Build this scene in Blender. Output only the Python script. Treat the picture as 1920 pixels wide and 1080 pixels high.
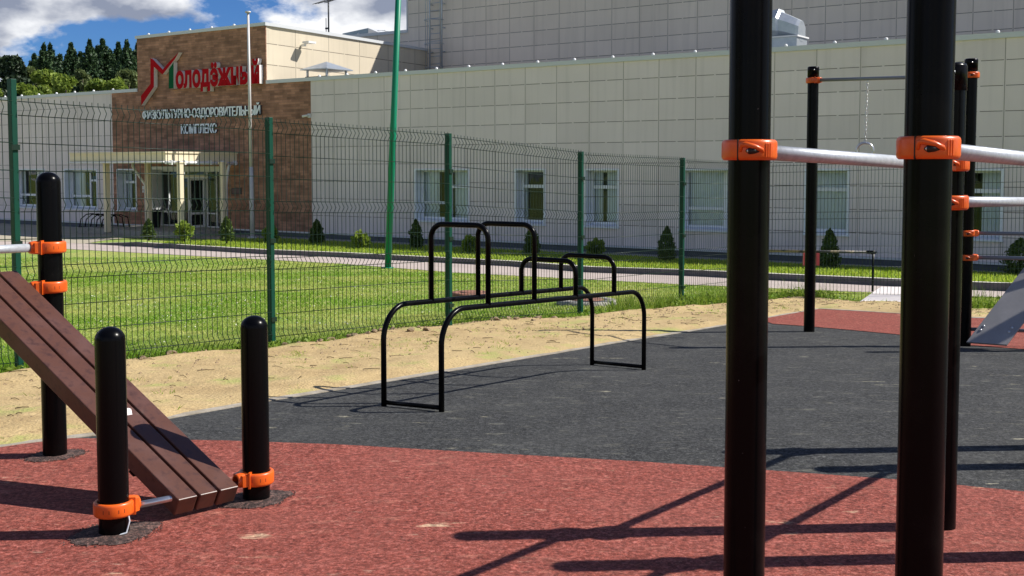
import bpy, bmesh, math, random
import numpy as np
from mathutils import Vector, Matrix
random.seed(7); rng = np.random.default_rng(7)
for o in list(bpy.data.objects): bpy.data.objects.remove(o)
SC = bpy.context.scene; COL = SC.collection
# ---------------- camera ----------------
F_, CX, CY, HOR, CAMZ = 2150.0, 960.0, 451.0, 317.0, 1.35
TH = math.atan((CY-HOR)/F_)
cam = bpy.data.cameras.new('camera'); camo = bpy.data.objects.new('camera', cam); COL.objects.link(camo)
cam.sensor_width = 36; cam.lens = F_/1920*36; cam.shift_y = -(540-CY)/1920
cam.clip_start = .05; cam.clip_end = 2000
camo.location = (0,0,CAMZ); camo.rotation_euler = (math.pi/2-TH, 0, 0)
SC.camera = camo
# ---------------- light ----------------
EL = math.radians(44.0); AZ = math.atan2(.065, 1.0)      # towards the sun, from +X
sd = Vector((math.cos(EL)*math.cos(AZ), math.cos(EL)*math.sin(AZ), math.sin(EL)))
sun = bpy.data.lights.new('sun', 'SUN'); suno = bpy.data.objects.new('sun', sun); COL.objects.link(suno)
sun.energy = 5.0; sun.angle = math.radians(.5); sun.color = (1, .955, .88)
suno.rotation_euler = sd.to_track_quat('Z', 'Y').to_euler(); suno.location = (30, 3, 30)
W = bpy.data.worlds.new('World'); SC.world = W; W.use_nodes = True
nt = W.node_tree; N = nt.nodes; L = nt.links; N.clear()
out = N.new('ShaderNodeOutputWorld'); bg = N.new('ShaderNodeBackground'); bg.inputs[1].default_value = .05
sky = N.new('ShaderNodeTexSky'); sky.sky_type = 'NISHITA'; sky.sun_disc = False
sky.sun_elevation = EL; sky.sun_rotation = math.pi/2-AZ; sky.ozone_density = 2.0; sky.air_density = .8; sky.dust_density = .15
tc = N.new('ShaderNodeTexCoord')
mp = N.new('ShaderNodeMapping'); mp.inputs['Scale'].default_value = (1,1,1.9); mp.inputs['Location'].default_value = (0.35,0,.12)
L.new(tc.outputs['Generated'], mp.inputs[0])
n1 = N.new('ShaderNodeTexNoise'); n1.inputs['Scale'].default_value = 7.0; n1.inputs['Detail'].default_value = 12; n1.inputs['Roughness'].default_value = .55
L.new(mp.outputs[0], n1.inputs[0])
cr = N.new('ShaderNodeValToRGB'); cr.color_ramp.elements[0].position = .425; cr.color_ramp.elements[1].position = .49
L.new(n1.outputs[0], cr.inputs[0])
# cloud body tone: lit tops and grey undersides come from a second noise
n2 = N.new('ShaderNodeTexNoise'); n2.inputs['Scale'].default_value = 13; n2.inputs['Detail'].default_value = 8
L.new(mp.outputs[0], n2.inputs[0])
cr2 = N.new('ShaderNodeValToRGB'); cr2.color_ramp.elements[0].position = .42; cr2.color_ramp.elements[1].position = .60
cr2.color_ramp.elements[0].color = (4.2,4.8,6.4,1); cr2.color_ramp.elements[1].color = (15,15.2,15.6,1)
L.new(n2.outputs[0], cr2.inputs[0])
tint = N.new('ShaderNodeMix'); tint.data_type = 'RGBA'; tint.blend_type = 'MULTIPLY'; tint.inputs[0].default_value = 1
tint.inputs[7].default_value = (.50,.88,1.45,1)
L.new(sky.outputs[0], tint.inputs[6])
mx = N.new('ShaderNodeMix'); mx.data_type = 'RGBA'
sz = N.new('ShaderNodeSeparateXYZ'); L.new(tc.outputs['Generated'], sz.inputs[0])     # clouds thinned overhead, out of view, to weaken the fill light
mz = N.new('ShaderNodeMapRange'); mz.inputs[1].default_value = .22; mz.inputs[2].default_value = .55; mz.inputs[3].default_value = 1; mz.inputs[4].default_value = .12; L.new(sz.outputs[2], mz.inputs[0])
mm = N.new('ShaderNodeMath'); mm.operation = 'MULTIPLY'; L.new(cr.outputs[0], mm.inputs[0]); L.new(mz.outputs[0], mm.inputs[1])
L.new(mm.outputs[0], mx.inputs[0]); L.new(tint.outputs[2], mx.inputs[6]); L.new(cr2.outputs[0], mx.inputs[7])
L.new(mx.outputs[2], bg.inputs[0]); L.new(bg.outputs[0], out.inputs[0])
SC.view_settings.view_transform = 'Standard'; SC.view_settings.look = 'None'
SC.view_settings.exposure = 0.42; SC.view_settings.gamma = 1
SC.render.resolution_x = 1024; SC.render.resolution_y = 576

# ---------------- geometry helpers ----------------
def gz(y): return -.05*min(max(y-5.5, 0), 21.0)
def ray(u, v):
    x = (u-CX)/F_; yc = -(v-CY)/F_
    return Vector((x, math.cos(TH)+yc*math.sin(TH), yc*math.cos(TH)-math.sin(TH)))
def G(u, v, dz=0.0):
    d = ray(u, v); lo, hi = .5, 400
    for _ in range(60):
        m = (lo+hi)/2; t = m/d.y
        if CAMZ+d.z*t > gz(m)+dz: lo = m
        else: hi = m
    t = lo/d.y; return Vector((d.x*t, lo, gz(lo)+dz))
def at(u, v, Y):
    d = ray(u, v); t = Y/d.y; return Vector((d.x*t, Y, CAMZ+d.z*t))
P0 = Vector((8.0, 28.9, 0)); EX = Vector((.815, -.5795, 0)).normalized(); EN = Vector((-EX.y, EX.x, 0))
def F(u, v, dep=0.0):                                   # ray meets a plane parallel to the facade: (s, z)
    d = ray(u, v); o = Vector((0,0,CAMZ))
    t = (dep-(o-P0).dot(EN))/d.dot(EN); p = o+d*t
    return (p-P0).dot(EX), p.z
def FL(s, dep, z): p = P0+EX*s+EN*dep; return Vector((p.x, p.y, z))

ORG = {}
def tag(o, label=None, cat=None, group=None, kind=None):
    if label: o['label'] = label
    if cat: o['category'] = cat
    if group: o['group'] = group
    if kind: o['kind'] = kind
    return o
def thing(name, loc, label, cat, group=None, rz=0):
    o = bpy.data.objects.new(name, None); COL.objects.link(o); o.location = loc; o.rotation_euler = (0,0,rz)
    o.empty_display_size = .2
    ORG[o.name] = Vector(loc) if not rz else Vector((0,0,0)); return tag(o, label, cat, group)
class MB:
    def __init__(s): s.v = []; s.f = []; s.m = []; s.sm = []
    def add(s, vs, fs, mi=0, smooth=False):
        b = len(s.v); s.v += [tuple(v) for v in vs]
        for f in fs: s.f.append(tuple(b+i for i in f)); s.m.append(mi); s.sm.append(smooth)
    def box(s, a, b, mi=0, M=None, bev=0):
        (x0,y0,z0),(x1,y1,z1) = a, b
        vs = [(x0,y0,z0),(x1,y0,z0),(x1,y1,z0),(x0,y1,z0),(x0,y0,z1),(x1,y0,z1),(x1,y1,z1),(x0,y1,z1)]
        if M: vs = [M@Vector(v) for v in vs]
        s.add(vs, [(0,3,2,1),(4,5,6,7),(0,1,5,4),(1,2,6,5),(2,3,7,6),(3,0,4,7)], mi)
        return s
    def hexa(s, vs, mi=0):
        s.add(vs, [(0,3,2,1),(4,5,6,7),(0,1,5,4),(1,2,6,5),(2,3,7,6),(3,0,4,7)], mi); return s
    def prism(s, pts, n0, n1, mi=0, sidemi=None):        # pts = list of 3D points, extruded from +n0 to +n1 vectors
        k = len(pts); a = [Vector(p)+Vector(n0) for p in pts]; b = [Vector(p)+Vector(n1) for p in pts]
        s.add(a+b, [tuple(range(k))], mi); o = len(s.v)-2*k
        s.f.append(tuple(o+k+i for i in reversed(range(k)))); s.m.append(mi); s.sm.append(False)
        for i in range(k):
            j = (i+1) % k; s.f.append((o+i, o+k+i, o+k+j, o+j)); s.m.append(mi if sidemi is None else sidemi); s.sm.append(False)
        return s
    def tube(s, path, r, n=10, mi=0, caps=True):
        path = [Vector(p) for p in path]; rs = r if isinstance(r, (list, tuple)) else [r]*len(path)
        rings = []; ref = None
        for i, p in enumerate(path):
            if i == 0: t = path[1]-p
            elif i == len(path)-1: t = p-path[i-1]
            else: t = (path[i+1]-p).normalized()+(p-path[i-1]).normalized()
            t.normalize()
            if ref is None:
                ref = Vector((0,0,1)) if abs(t.z) < .9 else Vector((1,0,0))
            a = t.cross(ref); 
            if a.length < 1e-4: a = t.orthogonal()
            a.normalize(); b = a.cross(t).normalized(); ref = b.copy()
            # mitre
            rings.append([p+(a*math.cos(2*math.pi*k/n)+b*math.sin(2*math.pi*k/n))*rs[i] for k in range(n)])
        vs = [q for rg in rings for q in rg]; fs = []
        for i in range(len(path)-1):
            for k in range(n):
                k2 = (k+1) % n; fs.append((i*n+k, (i+1)*n+k, (i+1)*n+k2, i*n+k2))
        s.add(vs, fs, mi, True)
        if caps:
            b0 = len(s.v)-len(vs)
            s.f.append(tuple(b0+k for k in range(n))); s.m.append(mi); s.sm.append(False)
            s.f.append(tuple(b0+(len(path)-1)*n+k for k in reversed(range(n)))); s.m.append(mi); s.sm.append(False)
        return s
    def lathe(s, prof, c, n=24, mi=0, ax=None, closed=False, a0=0, a1=2*math.pi):
        c = Vector(c); A = Vector(ax).normalized() if ax is not None else Vector((0,0,1))
        X = A.orthogonal().normalized() if ax is not None else Vector((1,0,0)); Y = A.cross(X)
        full = abs(a1-a0-2*math.pi) < 1e-6; m = n if full else n+1
        vs = []
        for (r, h) in prof:
            for k in range(m):
                t = a0+(a1-a0)*k/n; vs.append(c+A*h+(X*math.cos(t)+Y*math.sin(t))*r)
        fs = []; P = len(prof)
        for i in range(P if closed else P-1):
            i2 = (i+1) % P
            for k in range(n):
                k2 = (k+1) % m; fs.append((i*m+k, i*m+k2, i2*m+k2, i2*m+k))
        s.add(vs, fs, mi, True); return s
    def build(s, name, mat, parent=None, label=None, bevel=0, org=None, kind=None):
        if parent is not None and org is None: org = ORG.get(parent.name, Vector((0,0,0)))
        if org is None: org = Vector((0,0,0))
        me = bpy.data.meshes.new(name)
        me.from_pydata([(v[0]-org[0], v[1]-org[1], v[2]-org[2]) for v in s.v], [], s.f)
        for m in (mat if isinstance(mat, (list, tuple)) else [mat]): me.materials.append(m)
        me.polygons.foreach_set('material_index', s.m); me.polygons.foreach_set('use_smooth', s.sm)
        me.update()
        o = bpy.data.objects.new(name, me); COL.objects.link(o)
        if parent is not None: o.parent = parent; ORG[o.name] = org
        else: ORG[o.name] = org; o.location = org
        if bevel:
            b = o.modifiers.new('bevel', 'BEVEL'); b.width = bevel; b.segments = 2; b.limit_method = 'ANGLE'
        if label: o['label'] = label
        if kind: o['kind'] = kind
        return o
def copy_tree(o, parent=None):
    c = o.copy(); COL.objects.link(c)
    if parent is not None: c.parent = parent
    for ch in list(o.children): copy_tree(ch, c)
    return c

# ---------------- materials ----------------
def mat(name, col, rough=.6, metal=0, spec=.5, noise=None, bump=None, coat=0):
    """noise: (scale, colour2, lo, hi[, stretch]) mixes a second colour; bump: (scale, strength)"""
    m = bpy.data.materials.new(name); m.use_nodes = True; t = m.node_tree; p = t.nodes['Principled BSDF']
    p.inputs['Base Color'].default_value = (*col, 1); p.inputs['Roughness'].default_value = rough
    p.inputs['Metallic'].default_value = metal; p.inputs['Specular IOR Level'].default_value = spec
    p.inputs['Coat Weight'].default_value = coat
    tc = t.nodes.new('ShaderNodeTexCoord'); cur = None
    for nz in (noise if isinstance(noise, list) else [noise] if noise else []):
        sc, c2, lo, hi = nz[:4]
        n = t.nodes.new('ShaderNodeTexNoise'); n.inputs['Scale'].default_value = sc; n.inputs['Detail'].default_value = 6
        n.inputs['Roughness'].default_value = .6
        if len(nz) > 4:
            mpn = t.nodes.new('ShaderNodeMapping'); mpn.inputs['Scale'].default_value = nz[4]
            t.links.new(tc.outputs['Object'], mpn.inputs[0]); t.links.new(mpn.outputs[0], n.inputs[0])
        else: t.links.new(tc.outputs['Object'], n.inputs[0])
        mr = t.nodes.new('ShaderNodeMapRange'); mr.inputs[1].default_value = lo; mr.inputs[2].default_value = hi
        t.links.new(n.outputs[0], mr.inputs[0])
        mx = t.nodes.new('ShaderNodeMix'); mx.data_type = 'RGBA'; mx.inputs[7].default_value = (*c2, 1)
        if cur is None: mx.inputs[6].default_value = (*col, 1)
        else: t.links.new(cur, mx.inputs[6])
        t.links.new(mr.outputs[0], mx.inputs[0]); cur = mx.outputs[2]
    if cur is not None: t.links.new(cur, p.inputs['Base Color'])
    if bump:
        n = t.nodes.new('ShaderNodeTexNoise'); n.inputs['Scale'].default_value = bump[0]; n.inputs['Detail'].default_value = 8
        t.links.new(tc.outputs['Object'], n.inputs[0])
        b = t.nodes.new('ShaderNodeBump'); b.inputs['Strength'].default_value = bump[1]; b.inputs['Distance'].default_value = bump[2] if len(bump) > 2 else .01
        t.links.new(n.outputs[0], b.inputs['Height']); t.links.new(b.outputs[0], p.inputs['Normal'])
    return m
M = {}
M['black'] = mat('black_powder_paint', (.002,.002,.0024), .24, spec=.10, noise=[(5, (.008,.0075,.007), .5, .8), (55, (.10,.095,.09), .735, .76)])
M['blackworn'] = mat('black_powder_paint_worn', (.002,.002,.0024), .25, spec=.12, noise=[(19, (.25,.25,.24), .745, .76)])
M['orange'] = mat('orange_plastic', (.78,.125,.012), .33, spec=.5, noise=(14, (.62,.09,.01), .4, .7))
M['orangedk'] = mat('orange_slot_shade', (.22,.03,.004), .6)  # darker orange on solid boxes paints in the shade of the clamp slots
M['dark'] = mat('recess_shade', (.01,.008,.006), .6)  # near-black on raised shapes paints in the shade of groove and pocket
M['zinc'] = mat('galvanised_tube', (.50,.53,.57), .42, metal=.35, noise=(8, (.40,.43,.46), .4, .65, (6,6,6)))
M['zincdk'] = mat('dull_zinc_tube', (.20,.22,.25), .45, metal=.3)
M['steel'] = mat('bright_steel', (.62,.63,.64), .28, metal=.9)
M['brown'] = mat('brown_plastic_lumber', (.092,.036,.023), .42, noise=[(7, (.115,.055,.045), .45, .75), (28, (.055,.022,.017), .5, .7, (1,1,1)), (3.2, (.16,.12,.10), .66, .78)], bump=(90, .12, .004))
M['green'] = mat('green_paint', (.0,.055,.032), .5, spec=.25, noise=(3, (.002,.042,.026), .4, .7))
M['greenpole'] = mat('green_pole_paint', (.0,.20,.11), .45, spec=.35, noise=(2, (.0,.19,.1), .4, .7))
M['wire'] = mat('green_wire', (.004,.022,.012), .4, spec=.4)
M['coping'] = mat('white_coping', (.62,.64,.66), .4, metal=.1)
M['white'] = mat('white_upvc', (.80,.84,.90), .4, noise=(5, (.72,.76,.82), .4, .7))
M['cream'] = mat('cream_cladding', (.80,.70,.50), .6, noise=(3, (.73,.63,.44), .4, .7))
M['whitem'] = mat('white_metal', (.75,.75,.75), .4)
M['polew'] = mat('white_pole', (.62,.60,.60), .45, noise=(2, (.5,.48,.47), .4, .7))
M['galv'] = mat('galvanised_sheet', (.50,.54,.58), .42, metal=.6, noise=(5, (.42,.47,.52), .4, .65))
M['plinth'] = mat('plinth_tiles', (.085,.10,.13), .6, noise=(4, (.065,.075,.1), .4, .7))
M['roof'] = mat('roof_membrane', (.16,.17,.18), .8)
M['redsign'] = mat('red_sign_face', (.42,.002,.008), .7, spec=.1)
M['greensign'] = mat('green_sign_face', (.002,.10,.035), .7, spec=.1)
M['lettergrey'] = mat('pale_letter_face', (.88,.94,1.0), .6)
M['letterside'] = mat('letter_return', (.80,.74,.72), .5)
M['letterdark'] = mat('letter_backing', (.03,.04,.07), .5)
M['bark'] = mat('bark', (.09,.065,.045), .9, noise=(6, (.05,.04,.03), .4, .6), bump=(20,.5,.05))
M['concrete'] = mat('concrete', (.36,.34,.30), .85, noise=(9, (.27,.255,.22), .4, .65), bump=(60,.4,.01))
M['border'] = mat('concrete_edging', (.38,.34,.28), .9, noise=(7, (.26,.22,.16), .4, .65), bump=(70,.4,.01))
M['brickred'] = mat('reddish_cover', (.30,.13,.085), .85, noise=(12, (.2,.1,.07), .4, .6), bump=(50,.4,.01))
M['stone'] = mat('dry_earth_clod', (.34,.25,.155), .95, noise=(18, (.24,.17,.10), .4, .65), bump=(45,.7,.01))
M['curtain'] = mat('pale_curtain', (.80,.86,.92), .9)
M['interior'] = mat('dim_interior', (.10,.11,.10), .9)
M['redplate'] = mat('red_plate', (.60,.06,.09), .4)
M['boom'] = mat('barrier_boom', (.22,.17,.10), .5, noise=(3, (.03,.03,.03), .5, .52, (1,1,1)))
M['board'] = mat('grey_plastic_board', (.24,.235,.235), .38, noise=[(5, (.30,.29,.29), .4, .7), (2.2, (.38,.36,.34), .6, .8)], bump=(60,.1,.004))
M['bin'] = mat('dark_bin', (.03,.035,.04), .5)
def rubber(name, c1, c2, c3, dust):
    m = bpy.data.materials.new(name); m.use_nodes = True; t = m.node_tree; p = t.nodes['Principled BSDF']; nn = t.nodes.new; ln = t.links.new
    tc = nn('ShaderNodeTexCoord')
    v = nn('ShaderNodeTexVoronoi'); v.inputs['Scale'].default_value = 210; ln(tc.outputs['Object'], v.inputs[0])
    sep = nn('ShaderNodeSeparateColor'); ln(v.outputs['Color'], sep.inputs[0])
    r = nn('ShaderNodeValToRGB'); e = r.color_ramp.elements
    e[0].position = .0; e[0].color = (*c2,1); e[1].position = 1.; e[1].color = (*c3,1)
    x = r.color_ramp.elements.new(.5); x.color = (*c1,1)
    v3 = nn('ShaderNodeTexVoronoi'); v3.inputs['Scale'].default_value = 75; ln(tc.outputs['Object'], v3.inputs[0])
    sp3 = nn('ShaderNodeSeparateColor'); ln(v3.outputs['Color'], sp3.inputs[0])
    av = nn('ShaderNodeMath'); av.operation = 'MULTIPLY_ADD'; av.inputs[1].default_value = .55
    hf = nn('ShaderNodeMath'); hf.operation = 'MULTIPLY'; hf.inputs[1].default_value = .45; ln(sp3.outputs[0], hf.inputs[0])
    ln(sep.outputs[0], av.inputs[0]); ln(hf.outputs[0], av.inputs[2]); ln(av.outputs[0], r.inputs[0])
    ng = nn('ShaderNodeTexNoise'); ng.inputs['Scale'].default_value = 46; ng.inputs['Detail'].default_value = 5; ng.inputs['Roughness'].default_value = .85; ln(tc.outputs['Object'], ng.inputs[0])
    mg = nn('ShaderNodeMapRange'); mg.inputs[1].default_value = .36; mg.inputs[2].default_value = .64; mg.inputs[3].default_value = .45; mg.inputs[4].default_value = 1.5; ln(ng.outputs[0], mg.inputs[0])
    # wear: large faded patches, then scattered sand streaks
    cur = r.outputs[0]
    for (sc, st, lo, hi, c, fac) in dust:
        mpn = nn('ShaderNodeMapping'); mpn.inputs['Scale'].default_value = st; ln(tc.outputs['Object'], mpn.inputs[0])
        n = nn('ShaderNodeTexNoise'); n.inputs['Scale'].default_value = sc; n.inputs['Detail'].default_value = 9; n.inputs['Roughness'].default_value = .66
        ln(mpn.outputs[0], n.inputs[0])
        mr = nn('ShaderNodeMapRange'); mr.inputs[1].default_value = lo; mr.inputs[2].default_value = hi; mr.inputs[4].default_value = fac
        ln(n.outputs[0], mr.inputs[0])
        mx = nn('ShaderNodeMix'); mx.data_type = 'RGBA'; mx.inputs[7].default_value = (*c,1)
        ln(mr.outputs[0], mx.inputs[0]); ln(cur, mx.inputs[6]); cur = mx.outputs[2]
    n7 = nn('ShaderNodeTexNoise'); n7.inputs['Scale'].default_value = 13; n7.inputs['Detail'].default_value = 6; n7.inputs['Roughness'].default_value = .75; ln(tc.outputs['Object'], n7.inputs[0])
    m7 = nn('ShaderNodeMapRange'); m7.inputs[1].default_value = .35; m7.inputs[2].default_value = .65; m7.inputs[3].default_value = .85; m7.inputs[4].default_value = 1.15; ln(n7.outputs[0], m7.inputs[0])
    g7 = nn('ShaderNodeMix'); g7.data_type = 'RGBA'; g7.blend_type = 'MULTIPLY'; g7.inputs[0].default_value = 1; ln(cur, g7.inputs[6]); ln(m7.outputs[0], g7.inputs[7]); cur = g7.outputs[2]
    gm = nn('ShaderNodeMix'); gm.data_type = 'RGBA'; gm.blend_type = 'MULTIPLY'; gm.inputs[0].default_value = 1; ln(cur, gm.inputs[6]); ln(mg.outputs[0], gm.inputs[7]); cur = gm.outputs[2]
    ln(cur, p.inputs['Base Color']); p.inputs['Roughness'].default_value = .85; p.inputs['Specular IOR Level'].default_value = .25
    b = nn('ShaderNodeBump'); b.inputs['Strength'].default_value = .8; b.inputs['Distance'].default_value = .006
    ln(ng.outputs[0], b.inputs['Height']); ln(b.outputs[0], p.inputs['Normal'])
    return m
M['rred'] = rubber('red_rubber', (.235,.056,.038), (.10,.02,.016), (.40,.135,.11),
   [(1.3,(1,1,1),.45,.75,(.28,.09,.07),.55), (5,(1,2.4,1),.58,.74,(.44,.20,.14),.6), (3.1,(.8,2.4,1),.64,.70,(.60,.42,.27),.75), (16,(.7,2,1),.63,.72,(.55,.36,.26),.6)])
M['rblack'] = rubber('black_rubber', (.034,.035,.036), (.006,.0065,.007), (.105,.107,.105),
   [(1.4,(1,1,1),.45,.75,(.074,.075,.073),.6), (5,(1,2.6,1),.58,.72,(.19,.185,.15),.6), (3.3,(.8,2.6,1),.655,.70,(.42,.39,.29),.8), (15,(.6,2.2,1),.64,.72,(.30,.29,.24),.6)])
M['patch'] = rubber('loose_granule_patch', (.06,.04,.036), (.015,.012,.012), (.22,.12,.10), [(20,(1,1,1),.55,.75,(.19,.15,.13),.6)])
M['sand'] = mat('sandy_soil', (.47,.345,.165), .95, noise=[(1.2, (.35,.24,.11), .45, .7), (9, (.54,.40,.20), .5, .75), (2.3, (.36,.35,.11), .55, .68), (21, (.30,.20,.095), .60, .70), (5.5, (.32,.22,.11), .62, .70, (.5,1.6,1))], bump=(48,.7,.02))
M['lawn'] = mat('lawn_ground', (.25,.37,.06), .95, noise=[(.55, (.40,.42,.10), .42, .62), (3.2, (.50,.45,.15), .52, .72), (11, (.14,.22,.03), .5, .7), (34, (.09,.15,.02), .5, .72)], bump=(35,.9,.03))
M['road'] = mat('pale_asphalt', (.46,.385,.345), .9, noise=[(1.1, (.38,.32,.285), .45, .7), (30, (.50,.43,.39), .5, .7)])
M['court'] = mat('forecourt_paving', (.40,.36,.27), .9, noise=[(.8, (.34,.30,.22), .45, .7)])
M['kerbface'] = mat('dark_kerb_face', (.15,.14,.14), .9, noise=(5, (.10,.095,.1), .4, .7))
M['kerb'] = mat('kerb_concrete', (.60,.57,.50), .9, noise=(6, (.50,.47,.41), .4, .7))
def leafmat(name, c1, c2, tr=.25):
    m = bpy.data.materials.new(name); m.use_nodes = True; t = m.node_tree; p = t.nodes['Principled BSDF']; nn = t.nodes.new; ln = t.links.new
    a = nn('ShaderNodeAttribute'); a.attribute_name = 'tint'
    r = nn('ShaderNodeMix'); r.data_type = 'RGBA'; r.inputs[6].default_value = (*c1,1); r.inputs[7].default_value = (*c2,1)
    ln(a.outputs['Fac'], r.inputs[0]); ln(r.outputs[2], p.inputs['Base Color'])
    p.inputs['Roughness'].default_value = .55; p.inputs['Specular IOR Level'].default_value = .3
    tl = nn('ShaderNodeBsdfTranslucent'); ln(r.outputs[2], tl.inputs[0]); ms = nn('ShaderNodeMixShader'); ms.inputs[0].default_value = tr
    o = t.nodes['Material Output']; ln(p.outputs[0], ms.inputs[1]); ln(tl.outputs[0], ms.inputs[2]); ln(ms.outputs[0], o.inputs[0])
    return m
M['grass'] = leafmat('grass_blades', (.20,.36,.025), (.58,.58,.18), .5)
M['grassg'] = leafmat('strip_grass_blades', (.22,.36,.02), (.48,.55,.08), .5)
M['weed'] = leafmat('weed_leaves', (.11,.21,.018), (.28,.38,.05), .45)
M['clover'] = leafmat('clover_heads', (.55,.55,.42), (.75,.75,.62), .2)
M['thuja'] = leafmat('thuja_scales', (.04,.075,.016), (.12,.18,.035), .25)
M['bush'] = leafmat('bush_leaves', (.11,.19,.02), (.40,.50,.09), .4)
M['spruce'] = leafmat('spruce_needles', (.018,.046,.02), (.065,.115,.042), .12)
M['pine'] = leafmat('pine_needles', (.012,.028,.012), (.035,.06,.022), .08)
M['decid'] = leafmat('broad_leaves', (.11,.18,.025), (.32,.40,.07), .4)
M['birch'] = leafmat('birch_leaves', (.08,.12,.035), (.22,.26,.10), .35)
def clad(name, c, mortar, w, h, ms, axis, brick=False, phase=(-.32, -.145)):
    m = bpy.data.materials.new(name); m.use_nodes = True; t = m.node_tree; p = t.nodes['Principled BSDF']; nn = t.nodes.new; ln = t.links.new
    tc = nn('ShaderNodeTexCoord'); sx = nn('ShaderNodeSeparateXYZ'); cx = nn('ShaderNodeCombineXYZ'); ln(tc.outputs['Object'], sx.inputs[0])
    ln(sx.outputs['X' if axis == 's' else 'Y'], cx.inputs[0]); ln(sx.outputs['Z'], cx.inputs[1])
    mp = nn('ShaderNodeMapping'); mp.inputs['Location'].default_value = (-phase[0], -phase[1], 0); ln(cx.outputs[0], mp.inputs[0])
    b = nn('ShaderNodeTexBrick'); ln(mp.outputs[0], b.inputs[0]); b.inputs['Scale'].default_value = 1
    b.inputs['Brick Width'].default_value = w; b.inputs['Row Height'].default_value = h; b.inputs['Mortar Size'].default_value = ms
    b.offset = .5 if brick else 0; b.inputs['Mortar Smooth'].default_value = .1
    b.inputs['Color1'].default_value = (*[x*(.74 if brick else .965) for x in c],1); b.inputs['Color2'].default_value = (*[x*(1.32 if brick else 1.035) for x in c],1)
    b.inputs['Mortar'].default_value = (*mortar,1)
    n = nn('ShaderNodeTexNoise'); n.inputs['Scale'].default_value = 2.2 if brick else .5; n.inputs['Detail'].default_value = 6; ln(mp.outputs[0], n.inputs[0])
    mr = nn('ShaderNodeMapRange'); mr.inputs[1].default_value = .3; mr.inputs[2].default_value = .7; mr.inputs[3].default_value = .7 if brick else .94; mr.inputs[4].default_value = 1.35 if brick else 1.04
    ln(n.outputs[0], mr.inputs[0])
    mx = nn('ShaderNodeMix'); mx.data_type = 'RGBA'; mx.blend_type = 'MULTIPLY'; mx.inputs[0].default_value = 1
    ln(b.outputs[0], mx.inputs[6]); ln(mr.outputs[0], mx.inputs[7]); ln(mx.outputs[2], p.inputs['Base Color'])
    p.inputs['Roughness'].default_value = .85 if brick else .45; p.inputs['Specular IOR Level'].default_value = .3
    if not brick:                                       # open joints; the level ones stop short at every half panel
        def mth(op, a, b=None):
            q = nn('ShaderNodeMath'); q.operation = op
            for i, x in enumerate((a, b)):
                if x is None: continue
                if isinstance(x, (int, float)): q.inputs[i].default_value = x
                else: ln(x, q.inputs[i])
            return q.outputs[0]
        s3 = nn('ShaderNodeSeparateXYZ'); ln(mp.outputs[0], s3.inputs[0]); U = mth('DIVIDE', s3.outputs['X'], w); V = mth('DIVIDE', s3.outputs['Y'], h)
        def dist(x, k): f = mth('FRACT', x); return mth('MULTIPLY', mth('MINIMUM', f, mth('SUBTRACT', 1.0, f)), k)
        vj = mth('LESS_THAN', dist(U, w), ms); hj = mth('LESS_THAN', dist(V, h), ms*.9); gap = mth('GREATER_THAN', dist(mth('MULTIPLY', U, 2.0), w/2), .028)
        J = mth('MAXIMUM', mth('MULTIPLY', vj, .72), mth('MULTIPLY', hj, gap))
        cc = nn('ShaderNodeCombineXYZ'); ln(mth('FLOOR', U), cc.inputs[0]); ln(mth('FLOOR', V), cc.inputs[1]); wn = nn('ShaderNodeTexWhiteNoise'); wn.noise_dimensions = '2D'; ln(cc.outputs[0], wn.inputs[0])
        tn = nn('ShaderNodeMapRange'); tn.inputs[3].default_value = .95; tn.inputs[4].default_value = 1.05; ln(wn.outputs[0], tn.inputs[0])
        st_ = nn('ShaderNodeMapping'); st_.inputs['Scale'].default_value = (5, .22, 1); ln(mp.outputs[0], st_.inputs[0]); n5 = nn('ShaderNodeTexNoise'); n5.inputs['Scale'].default_value = 1; n5.inputs['Detail'].default_value = 4; ln(st_.outputs[0], n5.inputs[0])
        mr5 = nn('ShaderNodeMapRange'); mr5.inputs[1].default_value = .5; mr5.inputs[2].default_value = .8; mr5.inputs[3].default_value = 1; mr5.inputs[4].default_value = .88; ln(n5.outputs[0], mr5.inputs[0])
        tone = mth('MULTIPLY', mth('MULTIPLY', tn.outputs[0], mr5.outputs[0]), mr.outputs[0])
        c0 = nn('ShaderNodeMix'); c0.data_type = 'RGBA'; c0.blend_type = 'MULTIPLY'; c0.inputs[0].default_value = 1; c0.inputs[6].default_value = (*c, 1); ln(tone, c0.inputs[7])
        c1 = nn('ShaderNodeMix'); c1.data_type = 'RGBA'; ln(J, c1.inputs[0]); ln(c0.outputs[2], c1.inputs[6]); c1.inputs[7].default_value = (*mortar, 1); ln(c1.outputs[2], p.inputs['Base Color'])
    bp = nn('ShaderNodeBump'); bp.inputs['Strength'].default_value = .5; bp.inputs['Distance'].default_value = .015; bp.invert = True
    ln(b.outputs['Fac'] if brick else J, bp.inputs['Height']); ln(bp.outputs[0], p.inputs['Normal']); return m
PC = (.80,.71,.70)
M['panel'] = clad('beige_facade_panels', PC, (.20,.17,.14), 1.118, .585, .009, 's', phase=(F(873.3, 250)[0], F(983.3, 232.7)[1]))
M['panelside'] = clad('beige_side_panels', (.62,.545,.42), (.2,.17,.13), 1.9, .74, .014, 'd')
M['hallp'] = clad('grey_hall_panels', (.79,.69,.58), (.25,.22,.18), 1.2, .585, .012, 's')
M['brick'] = clad('brown_brick', (.34,.175,.115), (.25,.16,.12), .42, .085, .005, 's', True)
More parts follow.
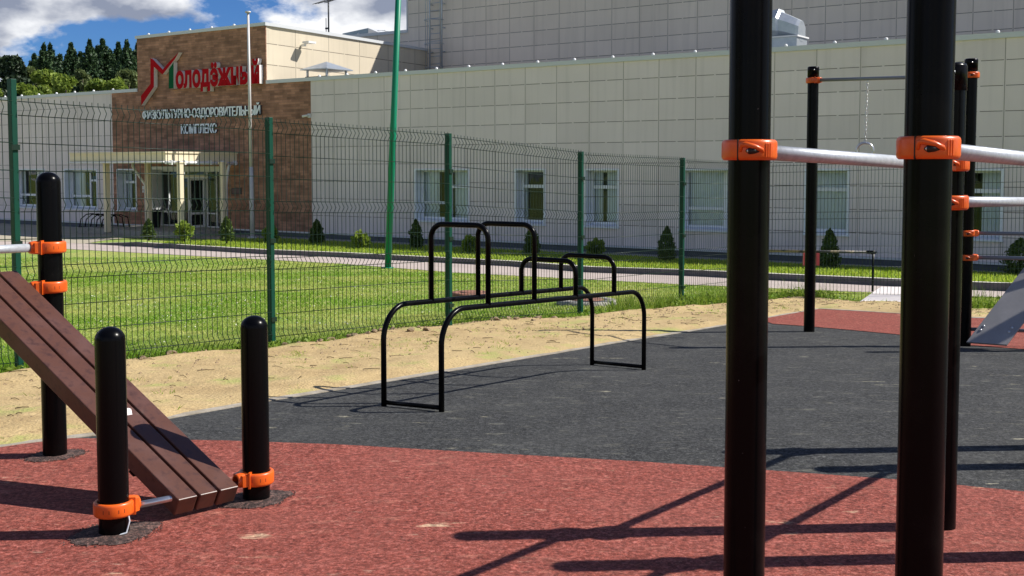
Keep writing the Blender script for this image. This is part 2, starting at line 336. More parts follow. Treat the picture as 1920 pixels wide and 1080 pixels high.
def glassmat():
    m = bpy.data.materials.new('window_glass'); m.use_nodes = True; t = m.node_tree; nn = t.nodes.new; ln = t.links.new; t.nodes.clear()
    o = nn('ShaderNodeOutputMaterial'); g = nn('ShaderNodeBsdfGlossy'); g.inputs[0].default_value = (.9,.95,.93,1); g.inputs['Roughness'].default_value = .02
    tr = nn('ShaderNodeBsdfTransparent'); tr.inputs[0].default_value = (.90,.93,.95,1)
    fr = nn('ShaderNodeFresnel'); fr.inputs[0].default_value = 1.5
    tc = nn('ShaderNodeTexCoord'); n = nn('ShaderNodeTexNoise'); n.inputs['Scale'].default_value = 1.1; ln(tc.outputs['Object'], n.inputs[0])
    b = nn('ShaderNodeBump'); b.inputs['Strength'].default_value = .25; b.inputs['Distance'].default_value = .05; ln(n.outputs[0], b.inputs['Height']); ln(b.outputs[0], g.inputs['Normal'])
    ms = nn('ShaderNodeMixShader'); ln(fr.outputs[0], ms.inputs[0]); ln(tr.outputs[0], ms.inputs[1]); ln(g.outputs[0], ms.inputs[2]); ln(ms.outputs[0], o.inputs[0]); return m
M['glass'] = glassmat()

# ---------------- ground and surfaces ----------------
def sheet(name, pts, dz, m, cuts=(5.5, 26.5)):
    bm = bmesh.new(); f = bm.faces.new([bm.verts.new((p[0], p[1], 0)) for p in pts])
    bmesh.ops.triangulate(bm, faces=[f])
    for c in cuts:
        bmesh.ops.bisect_plane(bm, geom=bm.verts[:]+bm.edges[:]+bm.faces[:], plane_co=(0,c,0), plane_no=(0,1,0))
    for v in bm.verts: v.co.z = gz(v.co.y)+dz
    bmesh.ops.recalc_face_normals(bm, faces=bm.faces[:])
    if sum(f.normal.z for f in bm.faces) < 0: bmesh.ops.reverse_faces(bm, faces=bm.faces[:])
    me = bpy.data.meshes.new(name); bm.to_mesh(me); bm.free(); me.materials.append(m)
    o = bpy.data.objects.new(name, me); COL.objects.link(o); return tag(o, kind='structure')
sheet('lawn', [(-400,-300),(400,-300),(400,600),(-400,600)], 0, M['lawn'])
XY = lambda L_: [(p.x, p.y) for p in (G(*q) for q in L_)]
border = XY([(0,845),(175,822),(330,787),(500,757),(640,734),(840,700),(1029,668),(1160,645),(1280,626),(1356,613),(1439,598),(1535,581),(1685,590),(1813,598)])
border = [(-9, border[0][1]-(border[0][0]+9)*.9)]+border+[(10, border[-1][1]-1.8)]
lawn_e = XY([(0,707),(200,680),(500,657),(640,640),(740,622),(834,613),(930,606),(1029,603),(1120,594),(1215,584),(1285,579),(1360,574),(1502,564),(1613,572),(1690,575),(1813,585)])
lawn_e = [(-9.5, lawn_e[0][1]-(lawn_e[0][0]+9.5)*1.1)]+lawn_e+[(10.5, lawn_e[-1][1]-1.0)]
bx, by = [p[0] for p in border], [p[1] for p in border]; lx, ly = [p[0] for p in lawn_e], [p[1] for p in lawn_e]
# sand: a ruled, bumpy strip from the edging to the lawn
nx, ny = 420, 56
xs = np.concatenate([np.linspace(-9, -4.2, 40), np.linspace(-4.2, 6.5, nx-60)[1:], np.linspace(6.5, 10, 22)[1:]]); nx = len(xs)
def vnoise(x, y, seed=0):
    r = np.random.default_rng(seed).random((64,64)); xi = np.floor(x).astype(int); yi = np.floor(y).astype(int)
    fx = x-xi; fy = y-yi; fx = fx*fx*(3-2*fx); fy = fy*fy*(3-2*fy)
    a = r[xi%64, yi%64]; b = r[(xi+1)%64, yi%64]; c = r[xi%64, (yi+1)%64]; d = r[(xi+1)%64, (yi+1)%64]
    return (a*(1-fx)+b*fx)*(1-fy)+(c*(1-fx)+d*fx)*fy
yb = np.interp(xs, bx, by); yl = np.interp(xs, lx, ly)+.12+ .16*(vnoise(xs*2.3, xs*0, 5)-.5)
T = np.linspace(0, 1, ny)
XX = np.repeat(xs[:,None], ny, 1); YY = yb[:,None]+(yl-yb)[:,None]*T[None,:]
edge = np.minimum(np.minimum(T[None,:]*9, (1-T[None,:])*9), 1)
ZZ = -.05*np.clip(YY-5.5, 0, 21)+.010+edge*(.035*vnoise(XX*1.6, YY*1.6, 1)+.014*vnoise(XX*6, YY*6, 2)+.009*vnoise(XX*17, YY*17, 3))
ZZ += edge*.05*np.clip((T[None,:]-.72)/.28, 0, 1)*vnoise(XX*3, YY*3, 8)
me = bpy.data.meshes.new('sand'); idx = np.arange(nx*ny).reshape(nx, ny)
qs = np.stack([idx[:-1,:-1], idx[1:,:-1], idx[1:,1:], idx[:-1,1:]], -1).reshape(-1,4)
me.from_pydata(np.stack([XX,YY,ZZ],-1).reshape(-1,3).tolist(), [], qs.tolist()); me.materials.append(M['sand'])
me.polygons.foreach_set('use_smooth', [True]*len(me.polygons))
so = bpy.data.objects.new('sandy_ground', me); COL.objects.link(so); tag(so, kind='structure')
def sandz(x, y):
    i = np.argmin((XX-x)**2+(YY-y)**2); return float(ZZ.ravel()[i])
# rubber
far = border[1:-1]
sheet('black_rubber_surface', border+[(10,-6),(-9,-6)], .012, M['rblack'])
arc = XY([(150,829),(300,830),(420,832),(640,840),(900,855),(1200,872),(1345,882),(1500,893),(1680,906),(1800,917),(1920,929)])
sheet('red_rubber_surface', [border[0], border[1], (border[2][0]-.08, border[2][1]-.08)]+arc[1:]+[(3.4,4.1),(6,3.2),(9,1.0),(9,-5.5),(-9,-5.5)], .017, M['rred'])
sheet('far_red_rubber_surface', XY([(1425,601.5),(1439,598.6),(1535,581.6),(1685,590.6),(1813,598.6)])+[(9.6,border[-1][1]+.05),(9.6,9.0)]+XY([(1920,658),(1813,650),(1684,630),(1600,622),(1510,614),(1450,610)]), .017, M['rred'])
# concrete edging
mb = MB()
for (a, b) in zip(border[:-1], border[1:]):
    a = Vector(a); b = Vector(b); d = (b-a).normalized(); n = Vector((-d.y, d.x))*.07
    for (y0, y1, pa, pb) in [(0,0,a,b)]:
        za, zb = gz(a.y), gz(b.y); h = .017
        q = [(a.x,a.y,za-.05),(b.x,b.y,zb-.05),(b.x+n.x,b.y+n.y,zb-.05),(a.x+n.x,a.y+n.y,za-.05)]
        mb.hexa(q+[(x,y,z+.05+h) for x,y,z in q])
o = mb.build('concrete_edging', M['border']); tag(o, kind='structure')
# patches of loose granules round the post feet
def patch(c, hw, hh, rot, seed):
    r = random.Random(seed); mb = MB(); n = 90; ring = []; w = [r.uniform(-1,1) for _ in range(n)]
    for i in range(n):
        t = 2*math.pi*i/n; k = 1/(abs(math.cos(t))**1.5+abs(math.sin(t))**1.5)**(1/1.5)
        k *= 1+.05*math.sin(3*t+seed)+.04*math.sin(7*t+2*seed)+.035*w[i]
        x = hw*k*math.cos(t); y = hh*k*math.sin(t); X = c[0]+x*math.cos(rot)-y*math.sin(rot); Y = c[1]+x*math.sin(rot)+y*math.cos(rot); ring.append((X, Y, gz(Y)+.0195))
    mid = [(c[0]+(x-c[0])*.8, c[1]+(y-c[1])*.8, z+.006) for x, y, z in ring]
    mb.add(ring+mid+[(c[0], c[1], gz(c[1])+.028)], [(i,(i+1)%n,n+(i+1)%n,n+i) for i in range(n)]+[(n+i,n+(i+1)%n,2*n) for i in range(n)], smooth=True)
    tag(mb.build('granule_patch', M['patch']), kind='structure')
    g = MB()
    for _ in range(420):
        t = r.random()*6.28; k = (.35+.8*r.random()); k *= 1/(abs(math.cos(t))**1.5+abs(math.sin(t))**1.5)**(1/1.5); x = hw*k*math.cos(t); y = hh*k*math.sin(t)
        X = c[0]+x*math.cos(rot)-y*math.sin(rot); Y = c[1]+x*math.sin(rot)+y*math.cos(rot); q = r.uniform(.0022,.0045); z = gz(Y)+.019+.004*max(0,1-k)
        g.add([(X+q,Y,z),(X-q,Y+q*.6,z),(X,Y-q,z),(X,Y,z+q*1.3)], [(0,1,3),(1,2,3),(2,0,3)])
    tag(g.build('loose_granules', M['patch']), 'loose dark rubber crumbs round the foot of a black bench post', 'rubber crumbs', kind='stuff')
# road, kerb, strip, forecourt
road_n = XY([(-500,448),(0,463),(123,467),(493,487),(640,495),(834,510),(1280,534),(1606,548),(1887,559),(2300,575)])
kerbl = XY([(160,457.5),(300,465),(493,477),(640,483),(960,500),(1280,517.5),(1684,538),(1891,547),(2300,567)])
road_f = XY([(-500,443)])+XY([(100,455)])+kerbl
wall_z = -1.05
sheet('road', road_n+road_f[::-1], .008, M['road'])
wl = lambda u: FL(F(u, 440)[0], .05, 0)
court = [(wl(-500).x, wl(-500).y), (wl(262).x, wl(262).y), (wl(440).x, wl(440).y)]+XY([(425,449),(300,446.5),(235,446.5),(187,452.5)])+[road_f[2], road_f[1], road_f[0]]
sheet('forecourt_paving', court, .012, M['court'])
kb = MB(); stv = []
def kh(i, n): return .14
KP = []
for i in range(len(kerbl)-1):
    for k in range(6):
        t = k/6; KP.append(Vector((kerbl[i][0]*(1-t)+kerbl[i+1][0]*t, kerbl[i][1]*(1-t)+kerbl[i+1][1]*t)))
KP.append(Vector(kerbl[-1])); kd = []
for i, p in enumerate(KP):
    d = (KP[min(i+1,len(KP)-1)]-KP[max(i-1,0)]).normalized(); kd.append(Vector((-d.y, d.x)))
    if kd[-1].y < 0: kd[-1] = -kd[-1]
kh_ = [min(.14, .02+i*.03) for i in range(len(KP))]
for i in range(len(KP)-1):
    q = []
    for (p, n, h) in ((KP[i],kd[i],kh_[i]), (KP[i+1],kd[i+1],kh_[i+1])):
        z = gz(p.y); q.append([(p.x,p.y,z-.05),(p.x+n.x*.15,p.y+n.y*.15,z-.05),(p.x+n.x*.15,p.y+n.y*.15,z+h),(p.x,p.y,z+h)])
    a, b = q
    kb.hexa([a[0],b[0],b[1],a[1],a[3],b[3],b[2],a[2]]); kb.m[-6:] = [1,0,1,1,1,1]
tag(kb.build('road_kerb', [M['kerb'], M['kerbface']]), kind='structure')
# planted strip from kerb top to wall
svs = []; sfs = []; NS = 14
strip_pts = []
for i, p in enumerate(KP):
    if i < 5: continue
    a = p+kd[i]*.148; za = gz(p.y)+kh_[i]-.012
    # foot of the wall: along the normal of the facade
    A3 = Vector((a.x, a.y, 0)); dist = -((A3-P0).dot(EN)); b = A3+EN*(dist+.05)
    if F(425, 440)[0] > (b-P0).dot(EX): b = A3+EN*min(dist, 1.6)
    row = []
    for k in range(NS+1):
        t = k/NS; row.append(Vector((A3.x*(1-t)+b.x*t, A3.y*(1-t)+b.y*t, za*(1-t)+wall_z*t)))
    strip_pts.append(row)
for r in strip_pts: svs += r
R = len(strip_pts)
for i in range(R-1):
    for k in range(NS): sfs.append((i*(NS+1)+k, (i+1)*(NS+1)+k, (i+1)*(NS+1)+k+1, i*(NS+1)+k+1))
mb = MB(); mb.add(svs, sfs); tag(mb.build('planting_strip', M['lawn']), kind='structure')
def strip_z(x, y):
    best = None
    for r in strip_pts:
        for q in r:
            d = (q.x-x)**2+(q.y-y)**2
            if best is None or d < best[0]: best = (d, q.z)
    return best[1]
# blind-area slab along the wall
s0, s1 = F(430,440)[0], F(2300,440)[0]
mb = MB(); a = FL(s0,-.9,0); b = FL(s1,-.9,0); c = FL(s1,-.03,0); d = FL(s0,-.03,0)
mb.hexa([(p.x,p.y,-1.2) for p in (a,b,c,d)]+[(p.x,p.y,wall_z+(.03 if i > 1 else .012)) for i, p in enumerate((a,b,c,d))])
o = mb.build('concrete_apron', M['concrete']); tag(o, kind='structure')

# ---------------- leaf clouds ----------------
def leafmesh(name, P, S, m, parent=None, up=None, quad=True, seed=0, org=None, tints=None):
    """P (n,3) centres, S (n,) sizes: one small randomly turned leaf face at each"""
    r = np.random.default_rng(seed); n = len(P)
    a = r.normal(size=(n,3)); a /= np.linalg.norm(a,axis=1)[:,None]
    b = r.normal(size=(n,3)); b -= (a*b).sum(1)[:,None]*a; b /= np.linalg.norm(b,axis=1)[:,None]
    S = S[:,None]; l = a*S; w = b*S*.6
    V = np.stack([P-l, P+w*.9, P+l, P-w*.9], 1).reshape(-1,3)
    org_ = np.array(org if org is not None else (ORG.get(parent.name, (0,0,0)) if parent else (0,0,0)))
    V = V-org_
    me = bpy.data.meshes.new(name); me.vertices.add(4*n); me.vertices.foreach_set('co', V.astype(np.float32).ravel())
    me.loops.add(4*n); me.polygons.add(n)
    me.loops.foreach_set('vertex_index', np.arange(4*n, dtype=np.int32)); me.polygons.foreach_set('loop_start', np.arange(0,4*n,4, dtype=np.int32))
    me.polygons.foreach_set('loop_total', np.full(n,4, dtype=np.int32)); me.update(calc_edges=True)
    t = tints if tints is not None else r.random(n)
    at_ = me.attributes.new('tint', 'FLOAT', 'POINT'); at_.data.foreach_set('value', np.repeat(t,4).astype(np.float32))
    me.materials.append(m); o = bpy.data.objects.new(name, me); COL.objects.link(o)
    if parent: o.parent = parent
    else: o.location = org_
    return o
def blades(name, P, H, Wd, m, seed=0, tints=None, lean=.5):
    r = np.random.default_rng(seed); n = len(P); a = r.random(n)*2*np.pi; b = r.random(n)*2*np.pi
    w = np.stack([np.cos(a), np.sin(a), 0*a], 1)*Wd[:,None]; ln_ = np.stack([np.cos(b), np.sin(b), 0*b], 1)*(H*lean*r.random(n))[:,None]
    V = np.stack([P-w, P+w, P+ln_+np.stack([0*a,0*a,H],1)], 1).reshape(-1,3)
    me = bpy.data.meshes.new(name); me.vertices.add(3*n); me.vertices.foreach_set('co', V.astype(np.float32).ravel())
    me.loops.add(3*n); me.polygons.add(n)
    me.loops.foreach_set('vertex_index', np.arange(3*n, dtype=np.int32)); me.polygons.foreach_set('loop_start', np.arange(0,3*n,3, dtype=np.int32))
    me.polygons.foreach_set('loop_total', np.full(n,3, dtype=np.int32)); me.update(calc_edges=True)
    at_ = me.attributes.new('tint', 'FLOAT', 'POINT'); at_.data.foreach_set('value', np.repeat(tints if tints is not None else r.random(n),3).astype(np.float32))
    me.materials.append(m); o = bpy.data.objects.new(name, me); COL.objects.link(o); return o
gzv = lambda y: -.05*np.clip(y-5.5, 0, 21)
# lawn grass (thicker near the fence)
n = 330000
Yg = 7+ (31-7)*rng.random(n)**1.5; Xg = (rng.random(n)*2.2-1.15)*.47*Yg+.1*Yg*0
near = np.interp(Xg, lx, ly)+.10*(vnoise(Xg*4+50, Yg*0, 6)-.5)*2; rx = [p[0] for p in road_n]; ry = [p[1] for p in road_n]
o_ = np.argsort(rx); farY = np.interp(Xg, np.array(rx)[o_], np.array(ry)[o_])
ok = (Yg > near) & (Yg < farY-.02); Xg, Yg = Xg[ok], Yg[ok]
dry = vnoise(Xg*.55+3, Yg*.55, 11)*.6+vnoise(Xg*2.2, Yg*2.2, 12)*.4
nearv = np.interp(Xg, lx, ly); dd = Yg-nearv
tt = np.clip((dry-.33)*1.9+rng.normal(size=len(Xg))*.18, 0, 1)*np.clip(.25+dd/3, .2, 1)
Hh = (.010+.020*rng.random(len(Xg)))*(1+1.6*np.exp(-dd/.5))*(1+Yg/60)
blades('lawn_grass', np.stack([Xg,Yg,gzv(Yg)-.004],1), Hh, .0035+.00045*Yg, M['grass'], 3, tt, lean=2.2)
tag(bpy.data.objects['lawn_grass'], 'short mown grass of the lawn behind the mesh fence', 'grass', kind='stuff')
k = 1700; sel = rng.choice(len(Xg), k*3, replace=False); cl = sel[vnoise(Xg[sel]*.8, Yg[sel]*.8, 21)+rng.normal(size=len(sel))*.2 > .55][:k]
cP = np.stack([Xg[cl],Yg[cl],gzv(Yg[cl])+.05],1)
leafmesh('clover_heads', cP, .008+.007*rng.random(len(cl)), M['clover'], seed=4)
tag(bpy.data.objects['clover_heads'], 'tiny white clover heads scattered through the lawn', 'flowers', kind='stuff')
# strip grass
pp = []
for i in range(R-1):
    for k in range(NS-2):
        a, b, c, d = strip_pts[i][k], strip_pts[i+1][k], strip_pts[i+1][k+1], strip_pts[i][k+1]
        ar = (b-a).length*(d-a).length
        for _ in range(int(ar*230)):
            s, t = random.random(), random.random(); pp.append((a*(1-s)+b*s)*(1-t)+(d*(1-s)+c*s)*t)
pp = np.array([tuple(p) for p in pp])
ok = ((pp[:,:2]-np.array(P0[:2]))@np.array(EN[:2])) < -.92; pp = pp[ok]
blades('strip_grass', pp, .03+.05*rng.random(len(pp)), np.full(len(pp), .018), M['grassg'], 5, None, lean=1.5)
tag(bpy.data.objects['strip_grass'], 'bright grass of the planting strip along the building', 'grass', kind='stuff')
# weeds and tufts along the lawn edge
def tuft_pts(cx_, cy_, n, rad, h):
    th = rng.random(n)*6.28; rr = rad*np.sqrt(rng.random(n)); return np.stack([cx_+rr*np.cos(th), cy_+rr*np.sin(th), gzv(cy_+0*th)+h*rng.random(n)],1)
ws = []
for _ in range(170):
    x = random.uniform(-4.5, 8); y = np.interp(x, lx, ly)+random.gauss(.15,.10)
    if 4.55 < x < 5.6: continue
    big = 1.0 if x > 1.9 else .28
    ws.append(tuft_pts(x, y, int(60*big+12), .10*big+.05, (.05+.13*random.random())*big+.03))
bt = []; bh = []
for _ in range(230):
    x = random.uniform(1.2, 8.5); y = np.interp(x, lx, ly)+random.gauss(.16,.11)
    if 4.5 < x < 5.7: continue
    n_ = random.randint(14, 40); bt.append(tuft_pts(x, y, n_, .09, .001)); bh.append((.05+.30*rng.random(n_)**2)*random.uniform(.5,1.2))
BT = np.concatenate(bt); BH = np.concatenate(bh); blades('edge_grasses', BT, BH, np.full(len(BT), .005), M['weed'], 9, None, lean=.8)
tag(bpy.data.objects['edge_grasses'], 'tall uncut grasses along the foot of the fence on the right', 'grass', kind='stuff')
WP = np.concatenate(ws); leafmesh('edge_weeds', WP, .014+.016*rng.random(len(WP)), M['weed'], seed=6)
tag(bpy.data.objects['edge_weeds'], 'leafy weeds growing along the foot of the mesh fence', 'weeds', kind='stuff')
ws = []; hs = []
for _ in range(260):
    x = random.uniform(-4.3, 7); t = random.random(); y0 = np.interp(x,bx,by)+.1; y1 = np.interp(x,lx,ly); y = y0+(y1-y0)*t**.6
    nn_ = random.randint(5, 22); ws.append(tuft_pts(x, y, nn_, .08, .001)+np.array([0,0,.02])); hs.append(.015+.03*rng.random(nn_))
WP = np.concatenate(ws); HS = np.concatenate(hs); blades('sprouting_grass', WP, HS, np.full(len(WP), .005), M['grass'], 8, .8*rng.random(len(WP)), lean=1.8)
tag(bpy.data.objects['sprouting_grass'], 'sparse grass sprouts on the sandy strip', 'grass', kind='stuff')
# small gravel litter on the sand
n = 1100; x = rng.uniform(-4.6,7,n); t = rng.random(n)**.55; y0 = np.interp(x,bx,by)+.1; y1 = np.interp(x,lx,ly)+.1; y = y0+(y1-y0)*t
mb = MB()
for i in range(n):
    r_ = random.uniform(.003,.011)*(1+.6*t[i]); z = sandz(x[i], y[i]); c = (x[i],y[i],z)
    vs = [(c[0]+r_*random.uniform(.7,1.5),c[1],c[2]),(c[0]-r_,c[1]+r_*.5,c[2]),(c[0],c[1]+r_,c[2]+.2*r_),(c[0]-.2*r_,c[1]-r_,c[2]),(c[0],c[1],c[2]+r_),(c[0],c[1],c[2]-r_*2)]
    mb.add(vs, [(0,2,4),(2,1,4),(1,3,4),(3,0,4),(2,0,5),(1,2,5),(3,1,5),(0,3,5)])
o = mb.build('gravel_litter', M['stone']); tag(o, 'small grit and crumbs of soil on the sandy strip', 'gravel', kind='stuff')
mb = MB()
for i in range(330):
    x_ = random.uniform(-4.4, 6.8); t_ = random.random()**.7; y0_ = np.interp(x_,bx,by)+.1; y1_ = np.interp(x_,lx,ly)+.05; y_ = y0_+(y1_-y0_)*t_; z_ = sandz(x_, y_)+.006
    a_ = random.gauss(0, .5); l_ = random.uniform(.03,.13); w_ = .0016+.0016*random.random(); dx_, dy_ = math.cos(a_)*l_, math.sin(a_)*l_
    mb.tube([(x_,y_,z_),(x_+dx_*.5,y_+dy_*.5,z_+.004),(x_+dx_,y_+dy_+random.uniform(-.02,.02),sandz(x_+dx_,y_+dy_)+.004)], w_, 4)
o = mb.build('dry_stalks', mat('dry_stalk', (.13,.095,.04), .9)); tag(o, 'thin dry stalks and roots lying on the sandy strip', 'dry stalks', kind='stuff')
# clods along the lawn edge
def clod(seed):
    r = random.Random(seed); bm = bmesh.new(); bmesh.ops.create_icosphere(bm, subdivisions=2, radius=1)
    ks = [Vector((r.uniform(-1,1), r.uniform(-1,1), r.uniform(-1,1))).normalized() for _ in range(7)]
    for v in bm.verts:
        c = v.co.copy()
        for q in ks:
            e = c.dot(q)-.62
            if e > 0: v.co -= q*e
        v.co *= r.uniform(.94,1.06)
        v.co.z *= .7
    me = bpy.data.meshes.new('dirt_clod'); bm.to_mesh(me); bm.free(); me.materials.append(M['stone']); return me
CM = [clod(i) for i in range(6)]
cl_l = [(205,682),(322,672),(345,668),(372,665),(600,648),(617,641),(655,640),(664,636),(690,637),(700,634),(712,632),(735,627),(770,630),(785,625),(800,629),(922,607),(931,611),(955,608),(968,610),(985,604),(1000,611),(1040,604),(1180,588),(560,650),(535,653),(1010,607),(945,604),(270,676)]
for i, (u, v) in enumerate(cl_l):
    p = G(u, v); o = bpy.data.objects.new('dirt_clod', CM[i%6]); COL.objects.link(o)
    s = random.uniform(.022,.048)*(1.15 if i < 8 else 1); o.scale = (s*random.uniform(1,1.5), s, s*random.uniform(.7,1.1)); o.rotation_euler = (0,0,random.uniform(0,6))
    o.location = (p.x, p.y, sandz(p.x, p.y)+s*.25)
    reg = 'left of the second fence post' if u < 500 else 'between the second fence post and the dip frame' if u < 718 else 'under the near hoops of the dip frame' if u < 850 else 'under the rails between the third and fourth fence posts' if u < 1080 else 'right of the fourth fence post'
    tag(o, 'dry soil lump, '+reg, 'clod', 'soil lumps '+reg)

# ---------------- playground equipment ----------------
R_ = .054
def post(parent, x, y, ztop, name='post', dome=True, z0=None, r=R_, m=None):
    z0 = gz(y)-.05 if z0 is None else z0; mb = MB()
    if dome:
        prof = [(r, z0), (r, ztop-r*.9)]+[(r*math.cos(a), ztop-r*.9+r*.9*math.sin(a)) for a in [k*math.pi/2/8 for k in range(1, 8)]]+[(.0005, ztop)]
        mb.lathe(prof, (x,y,0), 40)
        o = mb.build(name, m or M['blackworn'], parent)
        c = MB(); zc = ztop-r*.9-.004
        return o
    prof = [(r, z0), (r, ztop-.10)]; mb.lathe(prof, (x,y,0), 40); o = mb.build(name, m or M['black'], parent)
    rc = r+.0025; c = MB()
    c.lathe([(r-.002, ztop-.10), (rc, ztop-.10), (rc, ztop-.012), (rc-.004, ztop-.004), (rc-.012, ztop), (.0005, ztop+.001)], (x,y,0), 40)
    co = c.build('cap', M['black'], o)
    b = MB(); a = math.atan2(-y, -x)+.15; d = Vector((math.cos(a), math.sin(a), 0)); q = Vector((x,y,ztop-.035))+d*rc
    b.lathe([(.0065,-.002),(.0065,.003),(.004,.005),(.0005,.0055)], q, 12, ax=d); b.build('bolt', M['steel'], o)
    return o
def clamp(parent, x, y, z, dirs, face=None, r=R_, style=0):
    """orange collar: rounded band, bar sockets, split groove, pocket with its bolt"""
    mb = MB(); c = Vector((x,y,z)); ro = r+.0175; h = .0265
    prof = [(r+.0004,-h+.002),(r+.006,-h),(ro-.006,-h),(ro-.0015,-h+.004),(ro,-h+.010),(ro,h-.010),(ro-.0015,h-.004),(ro-.006,h),(r+.006,h),(r+.0004,h-.002)]
    mb.lathe(prof, c, 48, closed=True)
    a = face if face is not None else math.atan2(-y, -x)
    def P(t, rr, dz): return c+Vector((math.cos(t)*rr, math.sin(t)*rr, dz))
    for d in dirs:
        d = Vector((d[0], d[1], 0)).normalized(); n = Vector((-d.y, d.x, 0))
        mb.lathe([(.031, r*.7),(.031, r+.02),(.0275, r+.036),(.0255, r+.041),(.0195, r+.0412)], c, 20, ax=d)
        for sgn in (-1, 1):                                   # cheeks from band to socket
            q0 = c+d*(r*.55)+n*sgn*(r*.80); q1 = c+d*(r+.030)+n*sgn*.024; k = Vector((0,0,h-.004))
            mb.prism([q0-k, q1-k, q1+k, q0+k], n*sgn*-.004, n*sgn*.010)
        # lower skirt rib
    if style == 0:
        # split groove, then a raised tear-drop rib that runs round the pocket
        g = a-.42
        mb.hexa([P(g-.025, r, -h-.0006), P(g+.025, r, -h-.0006), P(g+.018, ro+.0012, -h-.0006), P(g-.018, ro+.0012, -h-.0006),
                 P(g-.025, r, h+.0006), P(g+.025, r, h+.0006), P(g+.018, ro+.0012, h+.0006), P(g-.018, ro+.0012, h+.0006)], 1)
        mb.tube([P(g+.10, ro-.001, -h*.2), P(g+.14, ro+.001, h*.45), P(g+.30, ro+.0035, h*.5), P(g+.60, ro+.003, h*.28), P(g+.86, ro+.002, -h*.02), P(g+.95, ro-.002, -h*.2)],
                [.004,.0065,.0075,.007,.006,.003], 12)
        mb.tube([P(g+.30, ro-.004, -h*.12), P(g+.42, ro+.0025, -h*.12), P(g+.60, ro+.0030, -h*.12), P(g+.80, ro-.003, -h*.16)], [.003,.0088,.0072,.002], 12, 1)
        for k in range(3):                                    # moulded ribs near the socket side
            t = a+.62+.10*k
            mb.hexa([P(t, ro-.004, -h*.75), P(t+.045, ro-.004, -h*.75), P(t+.045, ro+.0014, -h*.70), P(t, ro+.0014, -h*.70),
                     P(t, ro-.004, h*.7), P(t+.045, ro-.004, h*.7), P(t+.045, ro+.0014, h*.62), P(t, ro+.0014, h*.62)], 0)
    else:
        for t in (a-.55, a+.22):
            w = .34; mb.hexa([P(t, ro-.006, -h*.28), P(t+w, ro-.006, -h*.28), P(t+w, ro+.0003, -h*.28), P(t, ro+.0003, -h*.28),
                     P(t, ro-.006, h*.24), P(t+w, ro-.006, h*.24), P(t+w, ro+.0003, h*.24), P(t, ro+.0003, h*.24)], 2)
        if dirs:
            ad = math.atan2(dirs[0][1], dirs[0][0]); g = ad+(.62 if math.sin(a-ad) > 0 else -.62)
            mb.hexa([P(g-.07, r, -h-.004), P(g+.07, r, -h-.004), P(g+.05, ro+.006, -h-.004), P(g-.05, ro+.006, -h-.004),
                     P(g-.07, r, h+.007), P(g+.07, r, h+.007), P(g+.05, ro+.006, h+.007), P(g-.05, ro+.006, h+.007)], 0)
    o = mb.build('clamp', [M['orange'], M['dark'], M['orangedk']], parent, bevel=0)
    if style == 0:
        b = MB(); g = a-.42+.40; d = Vector((math.cos(g), math.sin(g), 0))
        b.lathe([(.0052,0),(.0052,.0035),(.003,.005),(.0004,.005)], P(g, ro+.0045, -h*.12), 8, ax=d); b.build('bolt', M['steel'], o)
    return o
def bar(parent, a, b, r=.0195, m=None, name='bar'):
    mb = MB(); mb.tube([a, b], r, 20); return mb.build(name, m or M['zinc'], parent)
def V3(p, z): return Vector((p[0], p[1], z))
# near station: twin bars
Lp = at(1404.7, 300, 3.0); Rp = at(1740, 300, 2.68); P3 = G(1763, 995); sp = Vector((Rp.x-Lp.x, Rp.y-Lp.y, 0)); P4 = P3+sp
P5 = Vector((2.58, 5.45, 0)); P6 = Vector((2.93, 5.14, 0))
st = thing('parallel_bars_station', (P3.x, P3.y, 0), 'tall black posts joined by two parallel grey bars with orange clamps, close to the camera', 'exercise station')
t3 = at(1806, 119, P3.y).z
for p, zt in ((Lp, 2.16), (Rp, 2.16), (P3, t3), (P4, t3)): post(st, p.x, p.y, zt, dome=False)
for p in (P5, P6): post(st, p.x, p.y, 1.5, dome=False)
zb = at(1404, 281.5, 3.0).z; zb3 = at(1790, 307.5, P3.y).z
d1 = (P3-Lp); d2 = (P5-P3)
for (a, b) in ((Lp, P3), (Rp, P4)):
    d = Vector((b.x-a.x, b.y-a.y, 0)).normalized()
    bar(st, V3(a, zb-.004)+d*.07, V3(b, zb3-.004)-d*.07, .0205)
    clamp(st, a.x, a.y, zb, [d]); clamp(st, b.x, b.y, zb3, [-d])
z2 = at(1790, 379.5, P3.y).z
for (a, b) in ((P3, P5), (P4, P6)):
    d = Vector((b.x-a.x, b.y-a.y, 0)).normalized()
    bar(st, V3(a, z2)+d*.07, V3(b, z2-.03)-d*.07, .0205)
    clamp(st, a.x, a.y, z2, [d]); clamp(st, b.x, b.y, z2-.03, [-d])
